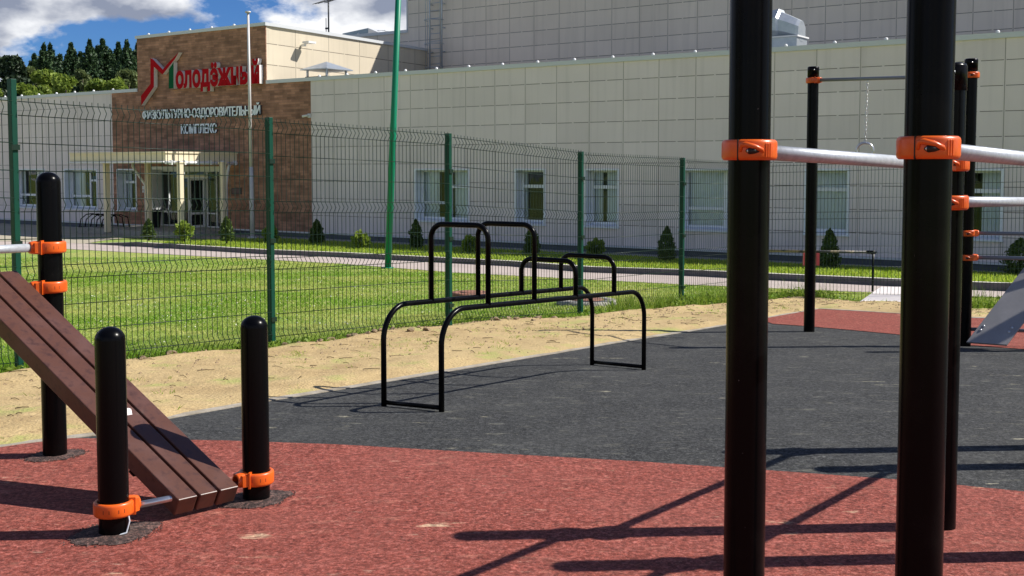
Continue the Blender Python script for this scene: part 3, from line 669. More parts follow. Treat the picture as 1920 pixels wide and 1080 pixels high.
# far station
D = G(1517, 624); E = G(1808, 651)
s2 = thing('pull_up_station', (D.x, D.y, gz(D.y)), 'distant tall black posts with a high grey pull-up bar and thin lower bars', 'exercise station')
ztD = at(1534, 125, D.y).z; ztE = at(1823, 110, E.y).z
post(s2, D.x, D.y, ztD, dome=False); post(s2, E.x, E.y, ztE, dome=False)
Ff = Vector((E.x+1.6, E.y-.34, 0)); post(s2, Ff.x, Ff.y, ztE, dome=False)
zD = at(1534, 151, D.y).z; zE = at(1823, 141, E.y).z; d = Vector((E.x-D.x, E.y-D.y, 0)).normalized()
bar(s2, V3(D, zD)+d*.07, V3(E, zE)-d*.07, .017, M['zincdk']); clamp(s2, D.x, D.y, zD, [d], style=1); clamp(s2, E.x, E.y, zE, [-d], style=0)
dF = Vector((Ff.x-E.x, Ff.y-E.y, 0)).normalized(); lowz = []
for v, cl_ in ((437, 1), (482.5, 1), (617, 0)):
    z = at(1822, v, E.y).z; lowz.append(z); bar(s2, V3(E, z)+dF*.05, V3(Ff, z)-dF*.05, .0165, M['zincdk'])
    if cl_: clamp(s2, E.x, E.y, z, [dF], style=0); clamp(s2, Ff.x, Ff.y, z, [-dF], style=1)
# ring on its chain
pu = None
for k in range(200):
    q = D.lerp(E, k/200)
    if pu is None and 960+q.x/q.y*F_ >= 1621: pu = q
bz = zD+(zE-zD)*((pu-D).length/(E-D).length)
rg = thing('gymnastic_ring', (pu.x, pu.y, bz), 'steel gymnastic ring hanging on a chain from the far pull-up bar', 'gymnastic ring')
zr = at(1617, 266, pu.y).z; ch = MB(); nl = 18; ll = (bz-zr)/nl
for k in range(nl):
    c = Vector((pu.x-.004*k/nl*3, pu.y, bz-.015-ll*(k+.5))); ax = Vector((1,0,0)) if k % 2 else Vector((.3,1,0)).normalized()
    pth = [c+ax*(.011*math.cos(t))+Vector((0,0,.62*ll*math.sin(t))) for t in [i*math.pi/5 for i in range(11)]]
    ch.tube(pth, .0038, 6, caps=False)
ch.build('chain', M['steel'], rg)
ri = MB(); c = Vector((pu.x-.014, pu.y, zr-.077-.01)); ax = Vector((.9,-.42,0)).normalized()
ri.tube([c+ax*(.077*math.cos(t))+Vector((0,0,.077*math.sin(t))) for t in [i*math.pi/16 for i in range(33)]], .0125, 12, caps=False); ri.build('ring', M['steel'], rg)
# leaning board
b0 = at(1812, 641, 9.72); b1 = at(1888, 646.5, 9.60); up = Vector((.64, .30, .655))
bd = thing('sit_up_board', tuple(b0), 'grey plastic sit-up board leaning on the far thin bars', 'sit-up board')
mb = MB(); n = (b1-b0).cross(up).normalized(); 
if n.z < 0: n = -n
mb.hexa([b0-n*.022, b1-n*.022, b1+up*1.12-n*.022, b0+up*1.12-n*.022, b0, b1, b1+up*1.12, b0+up*1.12]); mb.build('board', M['board'], bd, bevel=.002)
for (a, t) in ((.12,.15),(.12,.20),(.82,.15),(.82,.20)):
    p = b0.lerp(b1, a)+up*t; mb = MB(); mb.lathe([(.011,-.001),(.011,.004),(.006,.008),(.0005,.009)], p, 10, ax=n); mb.build('bolt', M['steel'], bd)
for a in (.2, .8):
    mb = MB(); p = b0.lerp(b1, a)+up*.98-n*.03; mb.tube([p, p-n*.03+Vector((0,0,-.01)), Vector((p.x, p.y, p.z-.11))], .007, 8); mb.build('hook', M['white'], bd)
# inclined bench on the left
A = G(214.5, 1009); B = G(481, 944); C = G(103.5, 861); Cp = C+(A-B); 
s3 = thing('inclined_bench', (A.x, A.y, 0), 'brown three-plank inclined bench held between short domed black posts with orange clamps', 'exercise bench')
post(s3, A.x, A.y, at(207, 612, A.y).z); post(s3, B.x, B.y, at(476, 591, B.y).z); zc_ = at(99, 322, C.y).z
post(s3, C.x, C.y, zc_, m=M['black']); post(s3, Cp.x, Cp.y, zc_, m=M['black'])
L0 = at(335, 938, 4.26); L1 = at(448, 911.5, 4.45); L1.z = L0.z; Dv = Vector((-1.23, .85, .735)); wv = L1-L0
U1 = at(31, 507, 5.2); Dv = (U1-L1)
dn = wv.cross(Dv).normalized()
if dn.z > 0: dn = -dn
dn *= .078
for k in range(3):
    g = .022; a0, a1 = k/3+(g if k else 0), (k+1)/3-(g if k < 2 else 0)
    q = [L0+wv*a0, L0+wv*a1]; mb = MB()
    mb.hexa([q[0]+dn, q[1]+dn, q[1]+Dv+dn, q[0]+Dv+dn, q[0], q[1], q[1]+Dv, q[0]+Dv]); pl = mb.build('plank', M['brown'], s3, bevel=.004)
    if k == 1:   # scuffed spot where the paint has worn off
        p = q[0].lerp(q[1], .45)+Dv*.335; u_ = wv.normalized(); w_ = Dv.normalized(); up_ = -dn.normalized(); mb = MB()
        pts = [p+u_*(.022*math.cos(t)*(1+.35*math.sin(3*t)))+w_*(.030*math.sin(t)*(1+.3*math.cos(2*t))) for t in [i*2*math.pi/18 for i in range(18)]]
        mb.prism(pts, up_*-.001, up_*.0012); mb.build('scuff_mark', M['letterside'], pl, label='pale scuff mark where the brown paint is gone')
for t in (.16, .80):
    mb = MB(); p = L0+Dv*t+dn*1.02; w2 = wv*.97; e = Dv.normalized()*.03
    mb.hexa([p+dn*.12, p+w2+dn*.12, p+w2+dn*.12+e, p+dn*.12+e, p+dn*-.0, p+w2, p+w2+e, p+e]); mb.build('cross_bracket', M['black'], s3)
dAB = Vector((B.x-A.x, B.y-A.y, 0)).normalized(); zA = at(219, 951, A.y).z; zB = at(484, 893.5, B.y).z
bar(s3, V3(A, zA-.012)+dAB*.07, V3(B, zB-.016)-dAB*.07, .0125, M['steel'], 'axle')
clamp(s3, A.x, A.y, zA, [dAB], style=1); clamp(s3, B.x, B.y, zB, [-dAB], style=1)
dC = Vector((Cp.x-C.x, Cp.y-C.y, 0)).normalized()
for v in (463, 537):
    z = at(98, v, C.y).z; bar(s3, V3(C, z)+dC*.07, V3(Cp, z)-dC*.07, .0195)
    clamp(s3, C.x, C.y, z, [dC], style=1); clamp(s3, Cp.x, Cp.y, z, [-dC], style=1)
patch(A, .17, .135, .75, 1); patch(B, .155, .12, .75, 2); patch(C, .14, .11, .75, 3)
mb = MB(); q = A+Vector((.033,-.036,.0)); 
mb.tube([q+Vector((-.035,-.012,.028)), q+Vector((0,-.004,.024)), q+Vector((.022,.008,.03)), q+Vector((.030,.018,.07)), q+Vector((.024,.012,.115)), q+Vector((.006,-.004,.135))], [.003,.004,.003,.003,.0035,.002], 6)
mb.build('paint_chip', M['white'], s3)
# low dip frame
B1, B2, B3, B4 = G(720,765), G(828,776), G(1110,687), G(1207,696.5)
s4 = thing('dip_frame', (B1.x, B1.y, gz(B1.y)), 'low black bent-tube frame with hoops, standing on the dark rubber near the sand', 'exercise frame')
def bent(points, rad, n=8):
    out = [Vector(points[0])]
    for i in range(1, len(points)-1):
        p0, p, p1 = Vector(points[i-1]), Vector(points[i]), Vector(points[i+1]); a = (p0-p).normalized(); b = (p1-p).normalized()
        ang = a.angle(b); dd_ = rad/math.tan(ang/2); ca = p+a*dd_; cb = p+b*dd_; cen = p+(a+b).normalized()*(rad/math.sin(ang/2))
        for k in range(n+1):
            t = k/n; v = (ca-cen).lerp(cb-cen, t).normalized()*rad; out.append(cen+v)
    out.append(Vector(points[-1])); return out
rt = .0168; zn, zf = .548, .455
for (a, b) in ((B1, B3), (B2, B4)):
    mb = MB(); mb.tube(bent([V3(a, gz(a.y)-.02), V3(a, zn), V3(b, zf), V3(b, gz(b.y)-.02)], .20), rt, 14); mb.build('rail', M['black'], s4)
for (a, b) in ((B1, B2), (B3, B4)):
    mb = MB(); mb.tube([V3(a, gz(a.y)+.035), V3(b, gz(b.y)+.035)], .014, 12); mb.build('foot_bar', M['black'], s4)
def on(a, b, u):
    k = (u-960)/F_; t = (k*a.y-a.x)/((b.x-a.x)-k*(b.y-a.y)); return a.lerp(b, t), t
for (ub, uf, vt) in ((808, 915, 420), (896, 1002, 418.5), (978, 1080, 485.5), (1052, 1152, 478.5)):
    p, tp = on(B1, B3, ub); q, tq = on(B2, B4, uf); zt = (at(ub, vt, p.y).z+at(uf, vt+3, q.y).z)/2; zp = zn+(zf-zn)*(tp+tq)/2
    mb = MB(); mb.tube(bent([V3(p, zp), V3(p, zt), V3(q, zt), V3(q, zp)], .085), rt, 14); mb.build('hoop', M['black'], s4)

# ---------------- mesh fence ----------------
fd = Vector((1.48, 1.7875, 0)); FP = [Vector((-3.62, 8.35, 0))+fd*k for k in range(-1, 6)]
tops = {0: None, 1: 148, 2: 220, 3: 250, 4: 284, 5: 296, 6: None}
dR = Vector((.913, -.408, 0)).normalized()*2.33; FR = [FP[-1]+dR*k for k in range(1, 4)]
fe = thing('mesh_fence', tuple(FP[1]), 'dark green wire mesh fence with square posts between the sandy strip and the lawn', 'fence')
allp = FP+FR; ph = []
for i, p in enumerate(allp):
    zt = at(CX+p.x/p.y*F_, tops[i], p.y).z if tops.get(i) else gz(p.y)+2.02
    if i == 0: zt = gz(p.y)+2.1
    ph.append(zt); d = (allp[min(i+1,len(allp)-1)]-allp[max(i-1,0)]).normalized() if i != 6 else dR.normalized()
    n = Vector((-d.y, d.x, 0)); mb = MB(); w, dp = .021, .031
    c = [p+d*w*sx+n*dp*sy for sx, sy in ((-1,-1),(1,-1),(1,1),(-1,1))]
    mb.hexa([V3(q, gz(p.y)-.1) for q in c]+[V3(q, zt) for q in c]); po = mb.build('post', M['green'], fe, bevel=.003)
    for hz in (.25, .95, 1.65):
        mb = MB(); q = p-n*(dp+.008)*(1 if True else -1); z = gz(p.y)+hz
        mb.hexa([V3(q-d*.028-n*.006, z-.02), V3(q+d*.028-n*.006, z-.02), V3(q+d*.028+n*.008, z-.02), V3(q-d*.028+n*.008, z-.02), V3(q-d*.028-n*.006, z+.02), V3(q+d*.028-n*.006, z+.02), V3(q+d*.028+n*.008, z+.02), V3(q-d*.028+n*.008, z+.02)])
        mb.build('bracket', M['wire'], po)
seq = [0, .10, .30, .50, .70, .80, 1.0, 1.20, 1.30, 1.50, 1.70, 1.90, 2.0]; vb = [(0,.10), (.70,.80), (1.20,1.30), (1.90,2.0)]
for i in range(len(allp)-1):
    a, b = allp[i], allp[i+1]; d = (b-a).normalized(); n = Vector((-d.y, d.x, 0)); Ln = (b-a).length
    za = (gz(a.y)+1.985 if i < 2 else ph[i]-.04) if i != 1 else at(26, 190, a.y).z; zb_ = ph[i+1]-.02 if i+1 != 1 else at(26, 190, b.y).z
    mb = MB(); off = -n*.040; vd = -n*.034; wr = .0029
    def zt(t): return za+(zb_-za)*t
    def pt(t, h, o=0): q = a+(b-a)*t+off+vd*o; return Vector((q.x, q.y, zt(t)-h))
    hmax = min(2.0, za-gz(a.y)-.03, zb_-gz(b.y)-.03) if i >= 1 else 1.95
    for h in seq:
        if h > hmax+.04: continue
        h = min(h, hmax); mb.tube([pt(.008, h), pt(.992, h)], wr*1.1, 4)
    k_n = int(Ln/.05)
    for k in range(1, k_n):
        t = k/k_n; path = [pt(t, -.03), pt(t, 0)]
        for (h0, h1) in vb:
            h1 = min(h1, hmax); h0 = min(h0, hmax-.1)
            if h0 > 0: path.append(pt(t, h0))
            path += [pt(t, (h0+h1)/2, 1), pt(t, h1)]
        path.append(pt(t, hmax+.03)); mb.tube(path, wr, 4, caps=False)
    mb.build('wire_panel', M['wire'], fe)

# ---------------- sports building ----------------
ang = math.atan2(EX.y, EX.x)
bl = thing('sports_centre', (P0.x, P0.y, 0), 'long single-storey sports building with beige panels, brown brick entrance tower and big grey hall behind', 'building', rz=ang)
ZT = (F(1555, 87)[1]+F(700, 140)[1])/2; ZTT = (F(257,69)[1]+F(498,46)[1])/2; ZB = -.84; ZG = -1.15
sA = F(211, 250)[0]; sB = F(584, 300)[0]; sTL = F(257.5, 120)[0]; sTR = F(498.5, 100)[0]; sL = -75; sR = 22
# windows: (u0,u1,v0,v1,kind)
wins = []
def wrect(u0, u1, v0, v1): s0 = F(u0, (v0+v1)/2)[0]; s1 = F(u1, (v0+v1)/2)[0]; um = (u0+u1)/2; return s0, s1, F(um, v1)[1], F(um, v0)[1]
WZ1 = F(1100, 319.5)[1]; WZ0 = (F(1128, 423.5)[1]+F(1555, 438)[1])/2
def W_(u0, u1): return (F(u0, 370)[0], F(u1, 370)[0], WZ0, WZ1)
w1 = W_(780, 878); w2 = W_(968, 1020.5); w3 = W_(1099.5, 1158); w4 = (F(1277, 370)[0], F(1277,370)[0]+(w1[1]-w1[0]), WZ0, WZ1); w5 = W_(1512, 1589.5)
w6 = (F(1877, 380)[0]-(w3[1]-w3[0]), F(1877, 380)[0], WZ0, WZ1); wa = W_(27, 84); wb = W_(123, 182.5); wc = W_(222, 256); w0 = W_(-60, -5); w7 = (w6[1]+2.2, w6[1]+2.2+(w1[1]-w1[0]), WZ0, WZ1)
ent = (F(286, 370)[0], F(418.5, 370)[0], ZB-.03, F(350, 317)[1])
WIN = [(w0,'double'),(wa,'double2'),(wb,'double2'),(wc,'single'),(w1,'double'),(w2,'single'),(w3,'single'),(w4,'double'),(w5,'single'),(w6,'single'),(w7,'double')]
TH_W = .45
def wallseg(mb, s0, s1, z0, z1, holes, y0=0.0, th=.45):
    cuts = sorted(set([s0, s1]+[x for h in holes for x in h[:2] if s0 < x < s1]))
    for a, b in zip(cuts[:-1], cuts[1:]):
        hs = [h for h in holes if h[0] <= a+1e-6 and h[1] >= b-1e-6]
        if not hs: mb.box((a,y0,z0),(b,y0+th,z1)); continue
        h = hs[0]
        if h[2] > z0: mb.box((a,y0,z0),(b,y0+th,h[2]))
        if h[3] < z1: mb.box((a,y0,h[3]),(b,y0+th,z1))
holes = [w for w, k in WIN]+[ent]
mb = MB(); wallseg(mb, sL, sA, ZB, ZT, holes); mb.build('left_wing_wall', M['panel'], bl)
mb = MB(); wallseg(mb, sB, sR, ZB, ZT, holes); mb.build('right_wing_wall', M['panel'], bl)
mb = MB(); wallseg(mb, sA, sTL, ZB, ZT, holes, -.004); wallseg(mb, sTL, sTR-.31, ZB, ZTT, holes, -.004); mb.box((sTR-.31,-.004,ZT-.3),(sTR+.004,.03,ZTT)); wallseg(mb, sTR-.31, sTR, ZB, ZT-.3, holes, -.004); wallseg(mb, sTR, sB, ZB, ZT, holes, -.004); mb.build('brick_wall', M['brick'], bl)
DH = (Vector((-3.67,49.6,0))-P0).dot(EN)              # depth of the hall front
sHT = F(801, 96, DH)[0]
# tower flank (sunlit side) and its far sides
mb = MB(); mb.hexa([(sTR-.3,.45,ZT-.3),(sTR,-.002,ZT-.3),(sHT,DH,ZT-.3),(sHT-.3,DH,ZT-.3),(sTR-.3,.45,ZTT),(sTR,-.002,ZTT),(sHT,DH,ZTT),(sHT-.3,DH,ZTT)])
mb.build('tower_flank', M['panelside'], bl)
mb = MB(); mb.box((sTL,.446,ZT-.3),(sTL+.3,DH,ZTT)); mb.build('tower_far_flank', M['panelside'], bl)
mb = MB(); mb.box((sL,.45,ZT-.22),(sTL-.002,26,ZT-.10)); mb.hexa([(sTR+.01,.45,ZT-.22),(sR,.45,ZT-.22),(sR,DH+2,ZT-.22),(sHT+.01,DH+2,ZT-.22),(sTR+.01,.45,ZT-.10),(sR,.45,ZT-.10),(sR,DH+2,ZT-.10),(sHT+.01,DH+2,ZT-.10)])
mb.box((sTL+.3,.45,ZTT-.22),(sHT-.3,DH,ZTT-.10)); mb.build('flat_roof', M['roof'], bl)
# solid core behind the rooms closes the inside
mb = MB(); mb.box((sL,3.2,ZG),(sR,9.5,ZT-.24)); mb.box((sL,.46,ZG),(sR,3.2,ZB-.05)); mb.box((sL-.3,0,ZG),(sL-.002,26,ZT)); mb.box((sR+.002,0,ZG),(sR+.3,DH,ZT)); mb.build('inner_core', M['interior'], bl)
# plinth and base flashing
mb = MB()
for a, b in ((sL, ent[0]-.05), (ent[1]+.05, sR)): mb.box((a,.02,ZG),(b,.44,ZB-.005))
mb.build('plinth', M['plinth'], bl)
mb = MB()
for a, b in ((sL, ent[0]-.05), (ent[1]+.05, sR)): mb.box((a,-.045,ZB-.03),(b,.02,ZB+.02))
mb.build('base_flashing', M['coping'], bl)
# copings with clips
def coping(boxes, clips):
    mb = MB()
    for b in boxes:
        if len(b) == 2: mb.box(*b)
        else: mb.hexa(b)
    c = mb.build('coping', M['coping'], bl, bevel=0)
    first = None
    for (x, y, z) in clips:
        if first is None:
            m2 = MB(); m2.lathe([(.045,0),(.05,.03),(.03,.06),(.001,.07)], (0,0,0), 8); first = m2.build('coping_clip', M['whitem'], None); o = first; o.parent = c
        else: o = first.copy(); COL.objects.link(o); o.parent = c
        o.location = (x, y, z)
cz = .055
u_clip = lambda us, v: [(F(u, v)[0], .02, ZT+cz) for u in us]
coping([((sB-.4+.0,-.05,ZT-.07),(sR,.5,ZT+cz)), ((sTR+.03,-.05,ZT-.07),(sB-.4,.5,ZT+cz))], [(s_, .02, ZT+cz) for s_ in np.arange(sTR+2.6, sR-5, 1.28)])
coping([((sL,-.05,ZT-.07),(sTL-.002,.5,ZT+cz))], [(s_, .02, ZT+cz) for s_ in np.arange(sTL-1.6, sTL-10, -1.28)])
coping([((sTL-.05,-.055,ZTT-.06),(sTR+.05,.45,ZTT+cz)), [(sTR-.33,.45,ZTT-.06),(sTR+.05,.45,ZTT-.06),(sHT+.05,DH,ZTT-.06),(sHT-.33,DH,ZTT-.06),(sTR-.33,.45,ZTT+cz),(sTR+.05,.45,ZTT+cz),(sHT+.05,DH,ZTT+cz),(sHT-.33,DH,ZTT+cz)]],
       [(s_, .02, ZTT+cz) for s_ in np.arange(sTL+.7, sTR-.5, 1.22)])
# hall
sH0 = F(764, 40, DH)[0]; ZHL = F(720, 65.5, DH)[1]; ZH = 11.2; sHs = F(560, 65, DH)[0]
mb = MB(); mb.box((sH0,DH,ZG),(34,DH+30,ZH)); mb.build('hall_wall', M['hallp'], bl)
mb = MB(); mb.box((sHs-12,DH+.002,ZG),(sH0-.002,DH+16,ZHL)); mb.build('low_hall_wall', M['hallp'], bl)
coping([((sHs-12,DH-.05,ZHL),(sH0-.01,DH+.5,ZHL+.13))], [(F(u, 66, DH)[0], DH, ZHL+.13) for u in (672,)])
coping([((sH0-.05,DH-.05,ZH),(34.05,DH+.5,ZH+.13))], [])
mb = MB(); mb.box((sH0-.035,DH-.03,ZHL),(sH0+.03,DH+.05,ZH)); mb.build('corner_trim', M['coping'], bl)
# windows
cv = 3                                   # so that the wide window gets drawn-back curtains, the two by the barrier full ones
def window(w, kind, glasslab=None):
    global cv
    s0, s1, z0, z1 = w; rc = .30; t = .055
    mb = MB()   # reveal lining + proud trim
    mb.box((s0-.05,-.03,z1),(s1+.05,rc+.06,z1+.045)); mb.box((s0-.05,-.03,z0-.05),(s0+.012,rc+.06,z1)); mb.box((s1-.012,-.03,z0-.05),(s1+.05,rc+.06,z1))
    rv = mb.build('window', M['white'], bl)
    mb = MB(); mb.hexa([(s0-.06,-.07,z0-.06),(s1+.06,-.07,z0-.06),(s1+.06,rc,z0-.06),(s0-.06,rc,z0-.06),(s0-.06,-.07,z0-.02),(s1+.06,-.07,z0-.02),(s1+.06,rc,z0+.045),(s0-.06,rc,z0+.045)]); mb.build('sill', M['white'], rv)
    fr = MB(); y0, y1 = rc, rc+.06; a0, a1, b0_, b1_ = s0+.012, s1-.012, z0+.045, z1
    def bx_(x0, x1, za, zb_, yo=0): fr.box((x0,y0-yo,za),(x1,y1,zb_))
    bx_(a0, a0+t, b0_, b1_); bx_(a1-t, a1, b0_, b1_); bx_(a0+t, a1-t, b0_, b0_+t, -.001); bx_(a0+t, a1-t, b1_-t, b1_, -.001)
    H = b1_-b0_; w_ = a1-a0
    if kind == 'single': bx_(a0+t, a1-t, b1_-H*.31-.05, b1_-H*.31+.05, .01)
    elif kind == 'double':
        m_ = a0+w_*.56; bx_(m_-.05, m_+.05, b0_+t, b1_-t, .01); bx_(m_+.05, a1-t, b1_-H*.33-.05, b1_-H*.33+.05, .011); bx_(a0+t, m_-.05, b0_+H*.33-.04, b0_+H*.33+.04, .011)
    else:
        m_ = a0+w_*.60; bx_(m_-.045, m_+.045, b0_+t, b1_-t, .01); bx_(m_+.045, a1-t, b1_-H*.27-.05, b1_-H*.27+.03, .011); bx_(a0+t, m_-.045, b0_+H*.30-.04, b0_+H*.30+.05, .011)
    fr.build('frame', M['white'], rv)
    mb = MB(); mb.add([(a0+.02,rc+.03,b0_+.02),(a1-.02,rc+.03,b0_+.02),(a1-.02,rc+.03,b1_-.02),(a0+.02,rc+.03,b1_-.02)], [(0,1,2,3)]); mb.build('pane', M['glass'], rv)
    # curtain with folds
    r = random.Random(int(s0*37)); mb = MB(); n = 60; cv += 1; cov = [[(0,.30),(.60,1)], [(.0,.14)], [(.0,.3),(.42,1)], [(0,1)], [(0,1)], [(0,.12),(.5,1)], [(0,.35)], [(0,.28),(.8,1)]][cv % 8]
    for (c0, c1) in cov:
        vs = []; m_ = int(n*(c1-c0))
        for k in range(m_+1):
            x = a0+w_*(c0+(c1-c0)*k/m_); y = rc+.12+.03*math.sin(k*1.55+r.random()*.5); vs += [(x,y,b0_-.05),(x,y,b1_+.05)]
        mb.add(vs, [(2*k,2*k+2,2*k+3,2*k+1) for k in range(m_)], smooth=True)
    mb.build('curtain', M['curtain'], rv)
for w, k in WIN: window(w, k)
# entrance: recessed aluminium glazing with double door
e0, e1, ez0, ez1 = ent; rc = .40; mb = MB()
mb.box((e0,-.02,ez1-.02),(e1,rc+.08,ez1+.10)); mb.box((e0-.03,-.02,ez0),(e0+.02,rc+.08,ez1-.02)); mb.box((e1-.02,-.02,ez0),(e1+.03,rc+.08,ez1-.02)); en = mb.build('entrance', M['whitem'], bl)
mb = MB(); mb.box((e0-1.2,-2.6,ZG),(e1+.6,rc+.5,ZB-.005)); mb.build('entrance_step', M['concrete'], bl)
uu = lambda u: F(u, 370, rc)[0]
fm = MB(); dl, dr = uu(353), uu(384.5); mul = [uu(297), uu(315.8), uu(334), dl-.28, dl, dr, dr+.12, uu(406), uu(416)]
for s_ in mul: fm.box((s_-.025,rc,ez0),(s_+.025,rc+.06,ez1-.02))
zt_ = F(350, 333, rc)[1]; zm = F(300, 396, rc)[1]
fm.box((e0+.02,rc-.002,ez1-.10),(e1-.02,rc+.058,ez1-.02)); fm.box((mul[0],rc-.001,zm-.03),(mul[2],rc+.059,zm+.03)); fm.box((mul[6],rc-.001,zm-.05),(mul[7],rc+.059,zm+.01)); fm.box((dl-.3,rc-.002,zt_-.03),(dr+.12,rc+.058,zt_+.03)); fm.box((mul[0],rc-.001,ez0),(mul[2],rc+.059,ez0+.07)); fm.box((dr+.1,rc-.001,ez0),(mul[-1],rc+.059,ez0+.07))
fm.build('frame', M['whitem'], en)
mb = MB(); mb.box((dl-.3,rc-.05,zt_+.03),(dr+.1,rc-.003,zt_+.13)); mb.build('lintel_panel', M['cream'], en)
mb = MB()
for a, b in ((mul[0], mul[3]+.25), (dr, mul[-1])): mb.add([(a,rc+.03,ez0+.05),(b,rc+.03,ez0+.05),(b,rc+.03,ez1-.05),(a,rc+.03,ez1-.05)], [(0,1,2,3)])
mb.add([(dl,rc+.031,zt_+.1),(dr,rc+.031,zt_+.1),(dr,rc+.031,ez1-.05),(dl,rc+.031,ez1-.05)], [(0,1,2,3)]); mb.build('glazing', M['glass'], en)
# door leaf swung open
mb = MB(); y = rc-.62
for (a, b, c, d_) in ((rc-.02, rc-.08, ez0+.02, zt_-.03), (rc-.66, rc-.72, ez0+.02, zt_-.03)): mb.box((dr-.03,b,c),(dr+.02,a,d_))
mb.box((dr-.03,rc-.66,ez0+.02),(dr+.02,rc-.08,ez0+.12)); mb.box((dr-.03,rc-.66,zt_-.10),(dr+.02,rc-.08,zt_-.03)); mb.box((dr-.03,rc-.66,zm-.05),(dr+.02,rc-.08,zm+.03)); do = mb.build('open_door', M['whitem'], bl)
mb = MB(); mb.add([(dr-.005,rc-.66,ez0+.12),(dr-.005,rc-.08,ez0+.12),(dr-.005,rc-.08,zt_-.10),(dr-.005,rc-.66,zt_-.10)], [(0,1,2,3)]); mb.build('pane', M['glass'], do)
mb = MB(); mb.tube([(dr-.06,rc-.6,zm-.1),(dr-.06,rc-.6,zm+.35)], .018, 8); mb.build('handle', M['whitem'], do)

def bthing(name, s, dep, z, label, cat, group=None): p = FL(s, dep, z); return thing(name, tuple(p), label, cat, group, rz=ang)
LB = lambda s, d, z: (0,0,0)
def shifted(fn):   # build in building coordinates, then move under a thing of its own
    return fn
class BM2(MB):
    """building-frame geometry placed relative to a thing at (s,dep,z)"""
    def __init__(s_, o): super().__init__(); s_.o = o
    def build(s_, name, m, parent, **k): return super().build(name, m, parent, org=s_.o, **k)
def mk(name, s, dep, z, label, cat, group=None):
    t = bthing(name, s, dep, z, label, cat, group); o = Vector((s,dep,z)); ORG[t.name] = o; return t, o
# canopy
sc1, _ = F(445, 297); cpr = 3.15; sc0 = F(131, 295, -cpr)[0]; zc1 = F(311, 285.5, -cpr)[1]; zc0 = F(311, 303.5, -cpr)[1]
cn, o_c = mk('entrance_canopy', sc1, -cpr, ZB, 'cream flat canopy on slim columns in front of the entrance doors', 'canopy')
mb = BM2(o_c); mb.box((sc0,-cpr,zc0),(sc1,-.01,zc1-.03)); mb.build('fascia', M['cream'], cn)
mb = BM2(o_c); mb.box((sc0-.04,-cpr-.04,zc1-.03),(sc1+.04,-.008,zc1+.03)); mb.build('roof_edge', M['cream'], cn)
for (u, v) in ((200.5, 434), (278.5, 431), (339, 431), (418.5, 430)):
    # columns stand in two rows beneath the canopy
    dep = {200.5:-cpr+.45, 278.5:-cpr+1.7, 339:-cpr+.30, 418.5:-cpr+2.0}[u]; s_ = F(u, 370, dep)[0]; mb = BM2(o_c)
    mb.box((s_-.085,dep-.085,ZB-.1),(s_+.085,dep+.085,zc0)); mb.box((s_-.11,dep-.11,zc0-.05),(s_+.11,dep+.11,zc0-.002)); mb.build('column', M['cream'], cn)
mb = BM2(o_c); mb.tube([(sc1+.09,-cpr-.08,zc0-.02),(sc1+.09,-.1,zc0-.05)], .06, 8); mb.tube([(sc0,-cpr-.08,zc0-.01),(sc1+.02,-cpr-.08,zc0-.01)], .035, 8); mb.build('gutter', M['whitem'], cn)
for k in range(6):
    y = -cpr+.15+k*.56; mb = BM2(o_c); mb.box((sc1+.02,y-.03,zc0-.10),(sc1+.16,y+.03,zc0+.06)); mb.build('gutter_bracket', M['whitem'], cn)
sdp = F(431, 380, -.4)[0]; mb = BM2(o_c); mb.tube([(sc1+.09,-.45,zc0-.08),(sc1-.02,-.45,zc0-.35),(sc1-.10,-.45,zc0-.8),(sc1-.10,-.45,ZB+.25)], .055, 10); mb.build('downpipe', M['whitem'], cn)
sq = F(273, 350, -1.4)[0]; mb = BM2(o_c); mb.tube([(F(249,313,-1.4)[0],-1.4,zc0-.02),(F(249,315,-1.4)[0],-1.4,zc0-.15),(sq,-1.4,zc0-.85),(sq,-1.4,ZB+.1)], .05, 10); mb.build('downpipe', M['whitem'], cn)
# bicycle rack
sb0 = F(160, 425, -1.7)[0]; sb1 = F(218, 427, -1.7)[0]; zz = -.888
rk, o_r = mk('bicycle_rack', sb0, -1.7, zz, 'black bicycle rack with rounded hoops beside the entrance', 'bicycle rack'); 
for k in range(6):
    s_ = sb0+(sb1-sb0)*k/5.6; mb = BM2(o_r); mb.tube([(s_,-1.95,zz),(s_+.02,-1.9,zz+.32),(s_+.12,-1.72,zz+.5),(s_+.22,-1.5,zz+.52),(s_+.3,-1.25,zz+.42),(s_+.32,-1.2,zz)], .022, 6); mb.build('hoop', M['black'], rk)
mb = BM2(o_r); mb.tube([(sb0-.05,-1.95,zz+.03),(sb1+.1,-1.95,zz+.03)], .025, 6); mb.tube([(sb0+.2,-1.2,zz+.03),(sb1+.4,-1.2,zz+.03)], .025, 6); mb.build('base_rail', M['black'], rk)
# bin
sbn = F(291, 420, -.75)[0]; bn, o_b = mk('litter_bin', sbn, -.75, ZB, 'dark litter bin beside the glazed entrance', 'bin')
mb = BM2(o_b); mb.lathe([(.001,0),(.17,0),(.24,.62),(.26,.62),(.26,.68),(.22,.68),(.2,.3),(.001,.3)], (sbn,-.75,ZB-.02), 20); mb.build('bin_body', M['bin'], bn)
